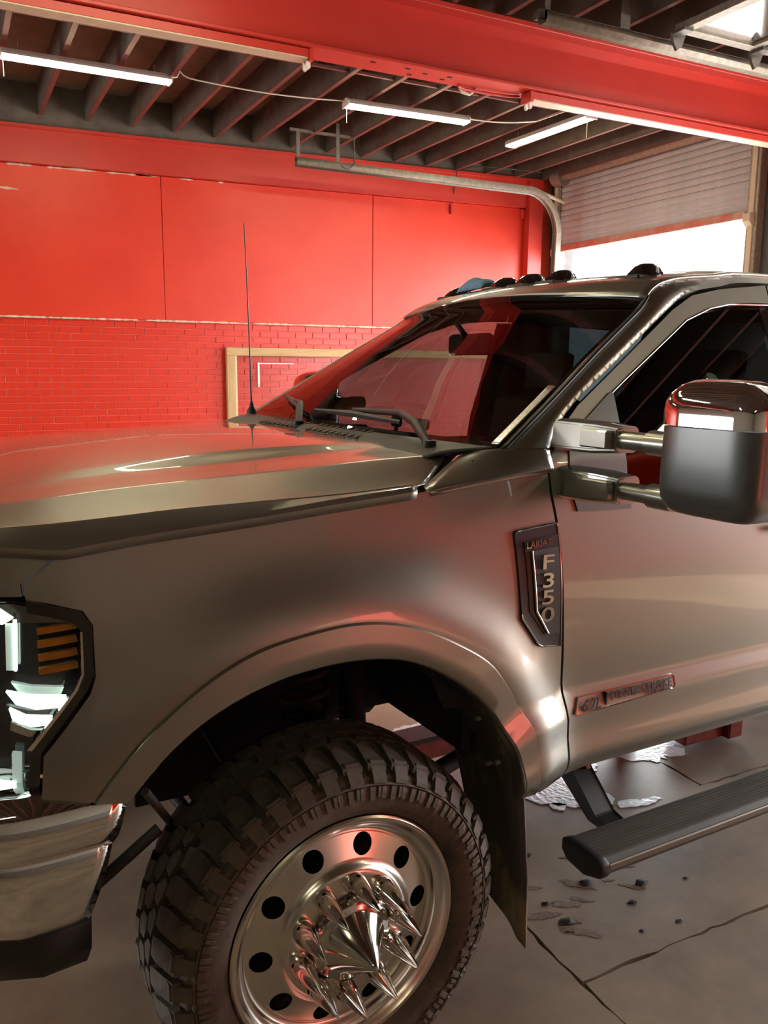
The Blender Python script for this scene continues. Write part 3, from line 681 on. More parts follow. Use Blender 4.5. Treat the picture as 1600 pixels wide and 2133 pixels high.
# brow panel between glass and roof
def hdr(s, v):
    a = wsp(s, 1.0, .0); b = Vector(roofp(s, .0)); return a.lerp(b, v)
hd = obj('roof_header', gridm([[hdr(s, v) for s in np.linspace(-1, 1, 41)] for v in (0, .5, 1)], 'roof_header', 60), 'paint', TK)
bx('headliner', (1.3, .36, 2.13), (2.85, 1.68, 2.15), 'liner', TK)
# marker lamps
for y in (.47, .86, 1.03, 1.20, 1.58):
    s = (y-YC)/.73; p = roofp(max(-1, min(1, s)), .125); ml = empty('marker_lamp', TK, (p[0], y, p[2]-.004)); ml.scale = (.95, 1.1, 1.1)
    bm = bmesh.new()
    sec = [((-.085, .09), .038, 0.), ((-.075, .085), .036, .012), ((-.045, .06), .028, .034), ((-.02, .035), .018, .044)]
    rings = []
    for (xa, xb), hy, z in sec:
        rings.append([bm.verts.new(((xa+xb)/2+(xb-xa)/2*math.cos(A)*(1 if abs(math.cos(A)) < .9 else 1), hy*math.sin(A)*1.25, z)) for A in [2*math.pi*k/10+.31 for k in range(10)]])
    for a, b in zip(rings[:-1], rings[1:]):
        for k in range(10): bm.faces.new((a[k], a[(k+1) % 10], b[(k+1) % 10], b[k]))
    bm.faces.new(rings[-1]); me = fin(bm, 'lens', 30)
    obj('lens', me, 'marker', ml)
    bx('base', (-.095, -.052, -.012), (.10, .052, .004), 'black', ml, bev=.006)
tw = None
# cowl with louvres
def cowlp(s, v):
    a = wsp(s, .0, .002); b = Vector((.325, YC+s*(YC-.10), 1.617+.012*(1-s*s))); p = b.lerp(a, v); p.z += .010*math.sin(math.pi*v)*(1-s**8) - .004; return p
cw = obj('cowl', gridm([[cowlp(s*(.87+.115*max(0, v)**1.5), v) for s in np.linspace(-1, 1, 60)] for v in np.linspace(-.12, 1, 8)], 'cowl', 60), 'cowl', TK); mod_solid(cw, .006, 0)
for k in range(9):
    for (s0, s1_) in ((-.40, -.02), (.10, .46)):
        s = s0+(s1_-s0)*k/8; a = cowlp(s, .22); b = cowlp(s+.05, .95); a.z += .0045; b.z += .0045
        d = Vector((0, .012, 0)); V = [a-d, a+d, b+d, b-d]; e = Vector((0, 0, .004))
        obj('louvre', pyd('louvre', V+[p+e for p in V], [(3, 2, 1, 0), (4, 5, 6, 7), (0, 1, 5, 4), (1, 2, 6, 5), (2, 3, 7, 6), (3, 0, 4, 7)]), 'black', cw)
# wipers
def wiper(pv, el, tip, b0, b1):
    w = empty('wiper', TK)
    tube('arm', [pv, Vector(pv).lerp(Vector(el), .5)+Vector((0, 0, .018)), el, tip], [.013, .014, .011, .007], 'black', w, 8)
    o = tube('blade', [b0, Vector(b0).lerp(Vector(b1), .5)+Vector((-.005, 0, .006)), b1], [.007, .013, .007], 'black', w, 6)
    tube('pivot_cap', [Vector(pv)-Vector((0, 0, .02)), Vector(pv)+Vector((0, 0, .012))], .02, 'black', w, 12)
def on(s, t, o=.015): return wsp(s, t, o)
wiper((.40, .30, 1.648), on(-.45, .085, .03), on(-.08, .10), on(.22, .07), on(-.47, .055))
wiper((.385, 1.15, 1.652), on(.40, .09, .03), on(.66, .13), on(.80, .16), on(.34, .06))
an = empty('antenna', TK, (.47, 1.83, 1.655))
tube('mast', [(0, 0, .03), (-.008, .0, .3), (-.02, 0, .6), (-.03, 0, .80)], [.0042, .003, .0025, .002], 'black', an, 6)
obj('base', lathem([(0.022, 0), (.02, .012), (.010, .03), (.006, .05), (0, .05)], 16, 'base'), 'black', an).rotation_euler = (R(-90), 0, 0)

# doors
d_poly = [(.662, 1.646), (.706, 1.702), (.785, 1.764), (1.019, 1.903), (1.288, 2.064), (1.398, 2.116), (1.55, 2.147), (1.80, 2.177), (1.80, 2.113), (1.70, 2.110), (1.574, 2.10), (1.47, 2.081), (1.336, 2.035), (.99, 1.84), (.929, 1.803), (.912, 1.49), (1.80, 1.49), (1.80, .712), (.700, .716), (.703, .745), (.699, .888), (.690, .965), (.682, 1.11), (.667, 1.28), (.651, 1.455), (.638, 1.53), (.632, 1.62)]
def fd(X, Z):
    d = pldist(np.ravel(X), np.ravel(Z), [(.912, 1.49), (1.80, 1.49)]).reshape(np.shape(X))
    return S(X, Z)+.001
dr = obj('front_door', panelm(d_poly, fd, .028, 'front_door', edge=.02), 'paint', TK); mirror_to_far(dr)
w_poly = [(.925, 1.47), (.936, 1.80), (.99, 1.832), (1.336, 2.027), (1.47, 2.073), (1.574, 2.092), (1.75, 2.102), (1.75, 1.47)]
gl = obj('side_window', panelm(w_poly, lambda X, Z: Sb(X, Z)+.016, .05, 'side_window', edge=.003), 'tint', TK); 
g2 = obj('side_window', panelm(w_poly, lambda X, Z: Sb(X, Z)+.016, .05, 'side_window', edge=.003), 'tintclear', TK); g2.scale = (1, -1, 1); g2.location = (0, 2*YC, 0)
wtrim = [(1.80, 2.107), (1.574, 2.097), (1.47, 2.078), (1.336, 2.032), (.99, 1.837), (.927, 1.80), (.913, 1.49)]
tube('window_seal', [(x, float(Sb(np.array([x]), np.array([z]))[0])-.001, z) for x, z in dens(wtrim, .05, False)], 0.0028, 'chromed', TK, 6)
tube('door_sill_inner', [(.7, .10, 1.46), (1.8, .10, 1.46)], .03, 'interior', TK, 8)
pp = obj('b_pillar', panelm([(1.75, 1.47), (1.75, 2.10), (1.86, 2.105), (1.86, 1.47)], lambda X, Z: Sb(X, Z)+.014, .05, 'b_pillar'), 'gloss', TK); mirror_to_far(pp)
rd_ = obj('rear_door', panelm([(1.808, .712), (1.808, 1.49), (2.80, 1.49), (2.80, 2.10), (1.808, 2.113), (1.808, 2.177), (2.86, 2.182), (2.90, 2.10), (2.90, .95), (2.75, .712)], fd, .05, 'rear_door', edge=.02), 'paint', TK); mirror_to_far(rd_)
rw = obj('side_window', panelm([(1.84, 1.47), (1.84, 2.108), (2.82, 2.10), (2.82, 1.47)], lambda X, Z: Sb(X, Z)+.018, .06, 'side_window', edge=.003), 'privacy', TK); mirror_to_far(rw)
prism('cab_back', [(.10, .75), (.075, 1.62), (.29, 2.17), (.40, 2.215), (1.64, 2.215), (1.75, 2.17), (1.965, 1.62), (1.94, .75)], 0, 2.88, 2.91, 'paint', TK)
for x in (1.69, 2.70):
    hh = empty('door_handle', TK, (x, s1(x, 1.37), 1.37)); bx('grip', (-.11, -.038, -.012), (.11, -.022, .014), 'chrome', hh, bev=.006, seg=2); bx('recess', (-.12, -.004, -.03), (.12, .004, .03), 'paintm', hh, bev=.003)
    for q in (-.095, .095): bx('handle_post', (q-.012, -.03, -.010), (q+.012, .002, .012), 'chrome', hh)
bs = obj('bed_side', panelm([(2.96, .72), (2.96, 1.55), (5.0, 1.55), (5.0, .78), (4.55, .78), (4.45, 1.05), (4.1, 1.2), (3.75, 1.05), (3.62, .75)], Sb, .06, 'bed_side', edge=.05), 'paint', TK); mirror_to_far(bs)
bx('bed_floor', (2.96, .1, .95), (4.98, 1.94, 1.0), 'dark', TK)
bx('tailgate', (4.96, .1, .95), (5.02, 1.94, 1.55), 'paint', TK, bev=.01)
# sill trim under the door and mirror sail
sail = obj('mirror_sail', panelm([(.919, 1.803), (.771, 1.709), (.715, 1.663), (.697, 1.563), (.722, 1.478), (.928, 1.474), (.921, 1.574), (.932, 1.80)], lambda X, Z: Sb(X, Z)-.004, .03, 'mirror_sail', edge=.012), 'paintm', TK)
# interior
ci = bx('dashboard', (.46, .14, 1.30), (.92, 1.90, 1.585), 'interior', TK, bev=.05, seg=3)
bx('instrument_hood', (.66, .32, 1.56), (.95, .78, 1.63), 'interior', ci, bev=.03, seg=3)
for y, z in ((.93, 1.66), (1.12, 1.66)):
    pm = empty('phone_mount', TK, (.78, y, 1.58)); tube('stem', [(0, 0, 0), (.01, 0, .075)], .008, 'interior', pm, 8); bx('cradle', (0, -.035, .06), (.015, .035, .10), 'interior', pm, bev=.006)
for y in (.55, 1.49):
    st = empty('cab_seat', TK, (1.62, y, 1.0))
    prism('seat_back', [(0, .1), (.12, .12), (.27, .72), (.20, .75), (.12, .74)], 1, -.26, .26, 'seat', st, bev=.03, seg=2, smooth=40); prism('headrest', [(.20, .78), (.27, .78), (.29, .95), (.22, .96)], 1, -.14, .14, 'seat', st, bev=.02, seg=2, smooth=40)
    bx('cushion', (-.45, -.26, .1), (.1, .26, .25), 'seat', st, bev=.04, seg=2)
bx('rear_bench', (2.45, .25, 1.0), (2.75, 1.8, 1.75), 'seat', TK, bev=.05, seg=2)
bx('cab_floor', (.45, .1, .80), (2.88, 1.94, .86), 'interior', TK)
bx('firewall', (.42, .12, .80), (.47, 1.92, 1.62), 'interior', TK)
for yy in (.11, 1.90): bx('door_card', (.66, yy, .86), (2.86, yy+.03, 1.46), 'interior', TK)
rv = empty('rear_view_mirror', TK, (.985, .93, 1.955)); bx('shell', (-.015, -.13, -.04), (.02, .13, .04), 'interior', rv, bev=.018, seg=3); tube('stalk', [(-.01, 0, .02), (-.05, .02, .075)], .01, 'interior', rv, 8)
sw = empty('steering_wheel', TK, (1.08, .55, 1.50)); obj('ring', tubem([(math.sin(a)*.06*-1, .18*math.cos(a), .17*math.sin(a)) for a in np.linspace(0, 2*math.pi, 33)], .016, 10), 'interior', sw); bx('hub', (-.03, -.06, -.05), (.02, .06, .05), 'interior', sw, bev=.015)

# mirror
def rrect(x0, x1, y0, y1, e, n=40):
    P = []
    for k in range(n):
        A = 2*math.pi*k/n; c_, s_ = math.cos(A), math.sin(A); P.append(((x0+x1)/2+(x1-x0)/2*math.copysign(abs(c_)**e, c_), (y0+y1)/2+(y1-y0)/2*math.copysign(abs(s_)**e, s_)))
    return P
def loftz(secs, name, cap0=True, cap1=True):
    v = []; f = []; n = len(secs[0][1])
    for z, pl in secs:
        for p in pl: v.append((p[0], p[1], z(p) if callable(z) else z))
    for i in range(len(secs)-1):
        for k in range(n): f.append((i*n+k, i*n+(k+1) % n, (i+1)*n+(k+1) % n, (i+1)*n+k))
    if cap0: f.append(tuple(range(n))[::-1])
    if cap1: f.append(tuple((len(secs)-1)*n+k for k in range(n)))
    bm = bmesh.new(); vs = [bm.verts.new(p) for p in v]
    for q in f: bm.faces.new([vs[i] for i in q])
    return fin(bm, name, 50)
mr = empty('wing_mirror', TK)
h0, h1, o0, o1 = .640, .80, -.560, -.292     # x and y extents of the head
sec = [(1.532, .05), (1.537, .03), (1.548, .014), (1.570, .003), (1.60, 0), (1.66, 0), (1.737, .001)]
obj('housing', loftz([(z, rrect(h0+i, h1-i*.3, o0+i, o1-i, .42)) for z, i in sec], 'housing'), 'paintm', mr)
sec = [(1.740, .000), (1.775, .000), (1.795, .003), (1.815, .012), (1.833, .030), (1.843, .050), (1.847, .075)]
obj('cap', loftz([(z, rrect(h0-.002+i*1.3, h1-i*.4, o0+i*1.7-.001, o1-i*.75+.001, .42)) for z, i in sec], 'cap'), 'chrome', mr)
bx('mirror_glass', (h1-.004, o0+.03, 1.56), (h1+.002, o1-.03, 1.80), 'chrome', mr)
for zc, x0, x1, h_ in ((1.690, .640, .742, .040), (1.560, .655, .757, .042)):
    hex_ = [(x0, zc-h_*.75), (x0+.008, zc+h_*.85), (x0+.03, zc+h_), (x1-.01, zc+h_), (x1, zc+h_*.7), (x1, zc-h_*.8), (x1-.015, zc-h_), (x0+.02, zc-h_)]
    ar = empty('mirror_arm', mr)
    V = []; F = []
    for (yy, k, sx) in ((.065, 1.06, .0), (.02, 1.04, .0), (-.075, 1.0, .004), (-.150, .84, .012)):
        V += [((x0+x1)/2+(x-(x0+x1)/2)*k+sx, yy, zc+(z-zc)*k) for x, z in hex_]
    for i in range(3):
        for k in range(8): F.append((i*8+k, i*8+(k+1) % 8, (i+1)*8+(k+1) % 8, (i+1)*8+k))
    F += [tuple(range(8))[::-1], tuple(24+k for k in range(8))]
    bm = bmesh.new(); vs = [bm.verts.new(p) for p in V]; [bm.faces.new([vs[i] for i in q]) for q in F]
    bmesh.ops.recalc_face_normals(bm, faces=bm.faces); bmesh.ops.bevel(bm, geom=[e for e in bm.edges if e.calc_face_angle(0) > .2], offset=.004, segments=2, affect='EDGES')
    obj('bracket', fin(bm, 'bracket', 30), 'paint', mr)
    bx('bracket_inset', (x0-.0035, -.142, zc-h_*.58), (x0+.02, -.045, zc+h_*.58), 'paint', mr, bev=.004)
    tube('arm_tube', [(x0+.05, -.13, zc), (x0+.05, -.235, zc), (x0+.05, -.24, zc), (x0+.05, -.31, zc)], [.0235, .0235, .031, .031], 'paint', mr, 16)
    bpy.data.objects.remove(ar)
# far mirror (its chrome cap shows past the far pillar)
fm = empty('wing_mirror', TK)
for ch in [c for c in mr.children]:
    c = ch.copy(); col.objects.link(c); c.parent = fm
fm.scale = (1, -1, 1); fm.location = (0.27, 2*YC-.20, 0.0)

# fender vent badge
vb = empty('fender_badge', TK)
vo = [(.494, 1.432), (.503, 1.441), (.642, 1.453), (.645, 1.415), (.662, 1.13), (.662, 1.108), (.590, 1.118), (.575, 1.126), (.514, 1.205), (.512, 1.22)]
fv = lambda X, Z: S(X, Z)
strip(vo, lambda X, Z: fv(X, Z)-.006, 'surround', 'badge', vb, .008)
vi = [(.522, 1.412), (.640, 1.424), (.655, 1.145), (.598, 1.150), (.540, 1.222)]
strip(vi, lambda X, Z: fv(X, Z)-.0085, 'panel', 'badge', vb, .004)
vin = [(.545, 1.385), (.640, 1.391), (.653, 1.150), (.607, 1.152), (.560, 1.222)]
strip(vin, lambda X, Z: fv(X, Z)-.0105, 'inset', 'black', vb, .004)
tube('bright_edge', [(x, s1(x, z)-.0125, z) for x, z in dens([(.545, 1.386), (.548, 1.35), (.561, 1.222), (.606, 1.154)], .02, False)], .0035, 'chrome', vb, 8)
tube('outline', [(x, s1(x, z)-.006, z) for x, z in dens(vo, .012, False)], .0028, 'chromed', vb, 6)
def text(s, name, m, parent, loc, size, rotz=0, sx=1., ext=.002, tilt=0., shear=0.):
    cu = bpy.data.curves.new(name, 'FONT'); cu.body = s; cu.size = size; cu.extrude = ext; cu.align_x = 'LEFT'; cu.align_y = 'BOTTOM_BASELINE'; cu.shear = shear; cu.offset = size*.012
    o = bpy.data.objects.new(name, cu); col.objects.link(o); o.parent = parent; o.location = loc
    o.rotation_euler = (R(90)+tilt, rotz, 0); o.scale = (sx, 1, 1); cu.materials.append(MT[m])
    bpy.context.view_layer.update(); me = bpy.data.meshes.new_from_object(o.evaluated_get(bpy.context.evaluated_depsgraph_get())); n = obj(name, me, None, parent); n.location, n.rotation_euler, n.scale = o.location, o.rotation_euler, o.scale
    bpy.data.objects.remove(o); return n
for ch, z in (('F', 1.335), ('3', 1.285), ('5', 1.238), ('0', 1.190)):
    x = .572+(1.335-z)*.02; text(ch, 'lettering', 'chromed', vb, (x, s1(.6, z)-.014, z), .056, 0, 1.75)
text('LARIAT', 'lettering', 'chrome', vb, (.524, s1(.58, 1.395)-.014, 1.394), .026, R(-3), 1.02)
# door badge
db = empty('door_badge', TK)
bt = lambda X, Z: fd(X, Z)-.004
strip([(.722, .898), (.742, .941), (1.130, .944), (1.139, .938), (1.139, .912), (1.130, .905), (.82, .896)], bt, 'plate', 'paint', db, .004)
tube('plate_edge', [(x, float(bt(np.array([x]), np.array([z]))[0]), z) for x, z in dens([(.722, .898), (.742, .941), (1.130, .944), (1.139, .938), (1.139, .912), (1.130, .905), (.82, .896), (.722, .898)], .03, False)], .0022, 'chrome', db, 6)
tl_ = R(17)
text('6.7L', 'lettering', 'black', db, (.746, s1(.8, .905)-.009, .902), .046, 0, .92, .001, -tl_*.6, .35)
text('POWER STROKE', 'lettering', 'black', db, (.862, s1(.95, .92)-.010, .915), .037, 0, .94, .001, -tl_*.6)
text('V8 TURBO DIESEL', 'lettering', 'black', db, (1.01, s1(1.05, .905)-.007, .9065), .0095, 0, 1.3, .0006, -tl_*.6)
bx('divider', (.843, s1(.84, .92)-.010, .904), (.848, s1(.84, .92)+.004, .941), 'black', db)

# running board
rb = empty('running_board', TK)
prism('step', [(.0, .515), (-.01, .523), (-.135, .523), (-.155, .512), (-.160, .492), (-.150, .478), (-.02, .470), (.0, .49)], 0, .735, 2.75, 'board', rb, bev=.003)
for k in range(9): bx('rib', (.74, -.018-.0128*k-.0035, .5225), (2.75, -.018-.0128*k+.0035, .5255), 'board', rb)
bx('edge_strip', (.735, -.1625, .495), (2.75, -.153, .5155), 'boardedge', rb, bev=.003)
prism('end_cap', [(.004, .52), (-.012, .528), (-.137, .528), (-.160, .516), (-.165, .490), (-.152, .472), (-.09, .452), (-.02, .462), (.004, .485)], 0, .708, .740, 'black', rb, bev=.006, smooth=40, seg=2)
br = prism('bracket', [(.33, .80), (.28, .80), (.20, .62), (.07, .500), (-.06, .475), (-.06, .46), (.10, .47), (.26, .58)], 0, .905, .985, 'black', rb, bev=.004)
bx('bracket_link', (.912, .18, .60), (.928, .21, .80), 'redarm', rb); 
prism('bracket_link', [(.30, .80), (.25, .80), (.17, .60), (.21, .58)], 0, .96, .976, 'redarm', rb)
prism('bracket', [(.33, .80), (.28, .80), (.20, .62), (.07, .500), (-.06, .475), (-.06, .46), (.10, .47), (.26, .58)], 0, 2.3, 2.38, 'black', rb, bev=.004)

# mud flap
G = []
for i in range(15):
    v = i/14; z = 1.02-(1.02-.235)*v; row = []
    xo = np.interp(z, [.22, .45, .67, .83, 1.02], [.548, .545, .520, .492, .42]); yin = np.interp(z, [.22, .30, .5, .75, 1.02], [.10, .13, .18, .21, .22])
    for j in range(13):
        u = j/12; y = -.028+(yin+.028)*u; xx = xo - .05*u*(1-v*.6) - .012*math.sin(u*5+v*3)*v + (.030*(u < .01) if 0 else 0)
        if u < .18: xx += .02*(.18-u)/.18
        row.append((float(xx), float(y), float(z + .13*u*v*v)))
    G.append(row)
mf = obj('mud_flap', gridm(G, 'mud_flap', 70), 'flap', TK, label='dusty black rubber mud flap'); mod_solid(mf, .012, 0)
for z in (1.0, .92, .80, .78): 
    o = tube('rivet', [(float(np.interp(z, [.67, .83, 1.02], [.520, .492, .42]))-.02, .06 if z != .80 else .02, z), (float(np.interp(z, [.67, .83, 1.02], [.520, .492, .42]))-.036, .06 if z != .80 else .02, z)], .007, 'galv', mf, 8)

# wheels
def make_wheel(full=True):
    w = empty('wheel', TK)
    tyre_prof = [(.300, -.26), (.32, -.285), (.37, -.30), (.41, -.295), (.432, -.27), (.440, -.22), (.443, -.14), (.440, -.055), (.432, -.012), (.415, .018), (.385, .032), (.355, .033), (.335, .026), (.318, .012), (.306, -.004), (.300, -.02), (.300, -.26)]
    obj('tyre', lathem(tyre_prof, 96, 'tyre', 35), 'rubber', w)
    if full:
        obj('sidewall_ring', lathem([(.397, .026), (.400, .0335), (.404, .0315), (.407, .020)], 96, 'sidewall_ring', 30), 'rubber', w)
        NB = 40
        def block(poly, r0, r1, sk=0., rtop=None):
            """polygon in (angle-length u, width w) raised from r0 to r1"""
            V = []
            for r in (r0, r1):
                k = .95 if r == r1 else 1.0; cu = sum(p[0] for p in poly)/len(poly); cw_ = sum(p[1] for p in poly)/len(poly)
                for (u, ww) in poly:
                    uu, w2 = cu+(u-cu)*k, cw_+(ww-cw_)*k; A = uu/.45; rr = r
                    if rtop is not None and r == r1: rr = rtop(w2)
                    V.append((rr*math.sin(A), -w2, rr*math.cos(A)))
            n = len(poly); F = [tuple(range(n))[::-1], tuple(n+i for i in range(n))] + [(i, (i+1) % n, n+(i+1) % n, n+i) for i in range(n)]
            bm = bmesh.new(); vs = [bm.verts.new(p) for p in V]; [bm.faces.new([vs[i] for i in q]) for q in F]; return fin(bm, 'tread_block')
        p_ = 2*math.pi*.45/NB
        rt_ = lambda ww: .466-max(0, ww+.045)*.42-max(0, -.235-ww)*.42
        kinds = [block([(-p_*.40, -.098), (p_*.24, -.098), (p_*.46, -.060), (p_*.46, .012), (-p_*.34, .012), (-p_*.34, -.055)], .428, .466, rtop=rt_),
                 block([(-p_*.38, -.140), (p_*.08, -.148), (p_*.44, -.124), (p_*.40, -.102), (-p_*.05, -.104), (-p_*.46, -.110)], .432, .466),
                 block([(-p_*.42, -.190), (p_*.06, -.198), (p_*.40, -.184), (p_*.44, -.152), (p_*.04, -.146), (-p_*.40, -.156)], .432, .466),
                 block([(-p_*.44, -.290), (p_*.30, -.290), (p_*.30, -.235), (p_*.44, -.202), (-p_*.30, -.200), (-p_*.44, -.232)], .428, .466, rtop=rt_)]
        # shoulder lug running down the sidewall
        def lug(u0, u1, rs, w0, w1):
            V = []
            for (r, wv) in rs:
                for u in (u0, u1):
                    A = u/.45; V.append((r*math.sin(A), -(wv+w0), r*math.cos(A))); V.append((r*math.sin(A), -(wv+w1), r*math.cos(A)))
            F = []
            n = len(rs)
            for i in range(n-1):
                a = i*4; b = a+4; F += [(a+1, a+3, b+3, b+1), (a, b, b+2, a+2), (a, a+1, b+1, b), (a+2, b+2, b+3, a+3)]
            F += [(0, 2, 3, 1), ((n-1)*4, (n-1)*4+1, (n-1)*4+3, (n-1)*4+2)]
            bm = bmesh.new(); vs = [bm.verts.new(p) for p in V]; [bm.faces.new([vs[i] for i in q]) for q in F]; return fin(bm, 'shoulder_lug')
        kinds.append(lug(-p_*.20, p_*.36, [(.450, -.004), (.432, .010), (.414, .024), (.406, .028)], -.01, .006))
        sl1 = lug(-p_*.34, -p_*.10, [(.396, .028), (.380, .032), (.364, .033)], -.004, .0055); sl2 = lug(p_*.02, p_*.16, [(.396, .028), (.384, .031), (.372, .033)], -.004, .007); sl3 = lug(p_*.22, p_*.42, [(.396, .028), (.384, .031), (.368, .033)], -.004, .005)
        for me in kinds: me.materials.append(MT['rubberd'])
        for me in (sl1, sl2, sl3): me.materials.append(MT['rubber'])
        for i in range(NB):
            for k, me in enumerate(kinds):
                o = obj('tread_block' if k < 4 else 'shoulder_lug', me, None, w); o.rotation_euler = (0, 2*math.pi*(i+(.5 if k in (1, 3) else 0))/NB, 0)
            for me in (sl1, sl2, sl3):
                o = obj('sidewall_lug', me, None, w); o.rotation_euler = (0, 2*math.pi*i/NB, 0)
    # rim: outer lip and barrel
    obj('rim', lathem([(.292, -.26), (.300, -.02), (.310, .004), (.311, .010), (.306, .014), (.297, .013), (.290, .004), (.285, -.006), (.279, -.010), (.272, -.012), (.268, -.018), (.266, -.028)], 128, 'rim', 30), 'alu', w)
    # disc with hand holes
    nh = 10; hr, hd_ = .0275, .222; rings = []
    prof = [(.266, -.028), (.258, -.032), (.250, -.030), (.190, -.012), (.182, -.008), (.176, -.002), (.172, .004), (.166, .008), (.160, .009), (.10, .010), (.0, .010)]
    bm = bmesh.new(); pts2 = []
    def wd(r): return float(np.interp(r, [p[0] for p in prof][::-1], [p[1] for p in prof][::-1]))
    outer = [(.250*math.cos(A), .250*math.sin(A)) for A in np.linspace(0, 2*math.pi, 160, endpoint=False)]; inner = [(.190*math.cos(A), .190*math.sin(A)) for A in np.linspace(0, 2*math.pi, 120, endpoint=False)]
    P = outer+inner; Ed = [(i, (i+1) % 160) for i in range(160)] + [(160+i, 160+(i+1) % 120) for i in range(120)]
    holes = []
    for h in range(nh):
        A = 2*math.pi*(h+.12)/nh; s = len(P); P += [(hd_*math.cos(A)+hr*math.cos(B), hd_*math.sin(A)+hr*math.sin(B)) for B in np.linspace(0, 2*math.pi, 24, endpoint=False)]
        Ed += [(s+i, s+(i+1) % 24) for i in range(24)]; holes.append((hd_*math.cos(A), hd_*math.sin(A)))
    vs2, es2, fs2, *_ = delaunay_2d_cdt([Vector(p) for p in P], Ed, [], 0, 1e-7)
    V = [(p.x, -wd(p.length), p.y) for p in vs2]; F = []
    for q in fs2:
        cxm = sum(vs2[i].x for i in q)/len(q); czm = sum(vs2[i].y for i in q)/len(q); rr = math.hypot(cxm, czm)
        if .189 < rr < .251 and all(math.hypot(cxm-a, czm-b) > hr*.985 for a, b in holes): F.append(tuple(q))
    bm = bmesh.new(); vv = [bm.verts.new(p) for p in V]
    for q in F: bm.faces.new([vv[i] for i in q])
    bmesh.ops.delete(bm, geom=[v for v in bm.verts if not v.link_faces], context='VERTS')
    bmesh.ops.recalc_face_normals(bm, faces=bm.faces)
    if sum(f.normal.y for f in bm.faces) > 0: bmesh.ops.reverse_faces(bm, faces=bm.faces)
    bm.verts.ensure_lookup_table(); hole_e = [e for e in bm.edges if len(e.link_faces) == 1 and .192 < e.verts[0].co.xz.length < .2499 and .192 < e.verts[1].co.xz.length < .2499 and any(abs(math.hypot(e.verts[0].co.x-a, e.verts[0].co.z-b)-hr) < .001 for a, b in holes)]
    nf = len(bm.faces); dup_ = {}
    for e in hole_e:
        for v in e.verts:
            if v not in dup_: dup_[v] = bm.verts.new((v.co.x, v.co.y+.011, v.co.z))
    for e in hole_e: bm.faces.new((e.verts[0], e.verts[1], dup_[e.verts[1]], dup_[e.verts[0]]))
    me = bpy.data.meshes.new('disc'); bm.to_mesh(me); bm.free(); me.shade_smooth(); me.set_sharp_from_angle(angle=R(40))
    ln = []
    for p in me.polygons:
        for vi in p.vertices:
            c0 = me.vertices[vi].co; rr = max(1e-6, math.hypot(c0.x, c0.z))
            if p.index < nf: ln.append(tuple(Vector((c0.x/rr*.29, -1, c0.z/rr*.29)).normalized()))
            else:
                hc = min(holes, key=lambda h: math.hypot(c0.x-h[0], c0.z-h[1])); ln.append(tuple(Vector((hc[0]-c0.x, 0, hc[1]-c0.z)).normalized()))
    me.normals_split_custom_set(ln)
    dc = obj('disc', me, 'alu', w)
    obj('disc_edge', lathem([(.267, -.028), (.262, -.0325), (.256, -.0335), (.250, -.0302)], 96, 'disc_edge', 40), 'alu', w)
    obj('hub_face', lathem(prof[3:], 96, 'hub_face', 40), 'alu', w)
    obj('hub_dish', lathem([(.0, -.12), (.15, -.12), (.22, -.11), (.27, -.09), (.291, -.06)], 48, 'hub_dish', 60), 'dark', w)
    obj('hub_cover', lathem([(.112, .008), (.110, .022), (.104, .034), (.095, .040), (.086, .042), (.080, .046), (.040, .100), (.012, .143), (.004, .152), (0, .153)], 72, 'hub_cover', 40), 'hubm', w)
    sm = lathem([(.0, .008), (.027, .008), (.0285, .014), (.0285, .028), (.027, .036), (.0255, .046), (.021, .064), (.013, .096), (.006, .122), (.0015, .136), (0, .137)], 28, 'lug_spike', 35); sm.materials.append(MT['spike'])
    for k in range(10):
        A = 2*math.pi*(k+.35)/10; o = obj('lug_spike', sm, None, w); o.location = (.138*math.cos(A), 0, .138*math.sin(A))
    return w
wh = make_wheel(True); wh.location = (0, 0, .462)
w2 = make_wheel(False)
tl2 = [(.0, 2*YC, .462, 180), (4.1, 0, .53, 0), (4.1, 2*YC, .53, 180)]
for i, (x, y, z, a) in enumerate(tl2):
    if i == 0: c = w2
    else:
        c = w2.copy(); col.objects.link(c); c.parent = TK
        for ch in w2.children:
            q = ch.copy(); col.objects.link(q); q.parent = c
    c.location = (x, y, z); c.rotation_euler = (0, 0, R(a))

# underbody
tube('axle', [(0, .20, .46), (0, .7, .46), (0, 1.8, .46)], [.05, .06, .05], 'dark', TK, 12)
tube('hub_body', [(0, .02, .462), (0, .26, .462)], .14, 'dark', TK, 20)
for y in (.56, 1.42): bx('frame_rail', (-.85, y, .78), (4.9, y+.09, .95), 'dark', TK)
bx('crossmember', (-.6, .56, .80), (-.5, 1.5, .9), 'dark', TK)
bx('engine_sump', (-.45, .70, .68), (.5, 1.36, 1.2), 'dark', TK, bev=.03)
sp = [(.05+.062*math.cos(a), .36+.062*math.sin(a), .62+.06*a/(2*math.pi)) for a in np.linspace(0, 2*math.pi*7.5, 150)]
tube('coil_spring', sp, .011, 'dark', TK, 8)
tube('shock_absorber', [(.22, .34, .60), (.21, .36, .80), (.21, .36, .802), (.20, .38, 1.15)], [.02, .02, .034, .034], 'dark', TK, 14)
for k in range(12): obj('shock_boot_fold', lathem([(.034, k*.02), (.040, k*.02+.01), (.034, k*.02+.02)], 16, 'shock_boot_fold'), 'dark', TK).matrix_local = Matrix.Translation((.205, .37, .84)) @ Matrix.Rotation(R(-90), 4, 'X')
tube('radius_arm', [(.05, .45, .44), (.5, .50, .50), (1.15, .55, .66)], [.035, .03, .03], 'dark', TK, 10)
tube('steering_link', [(-.12, .18, .42), (-.18, .9, .46), (-.2, 1.7, .42)], .02, 'dark', TK, 10)
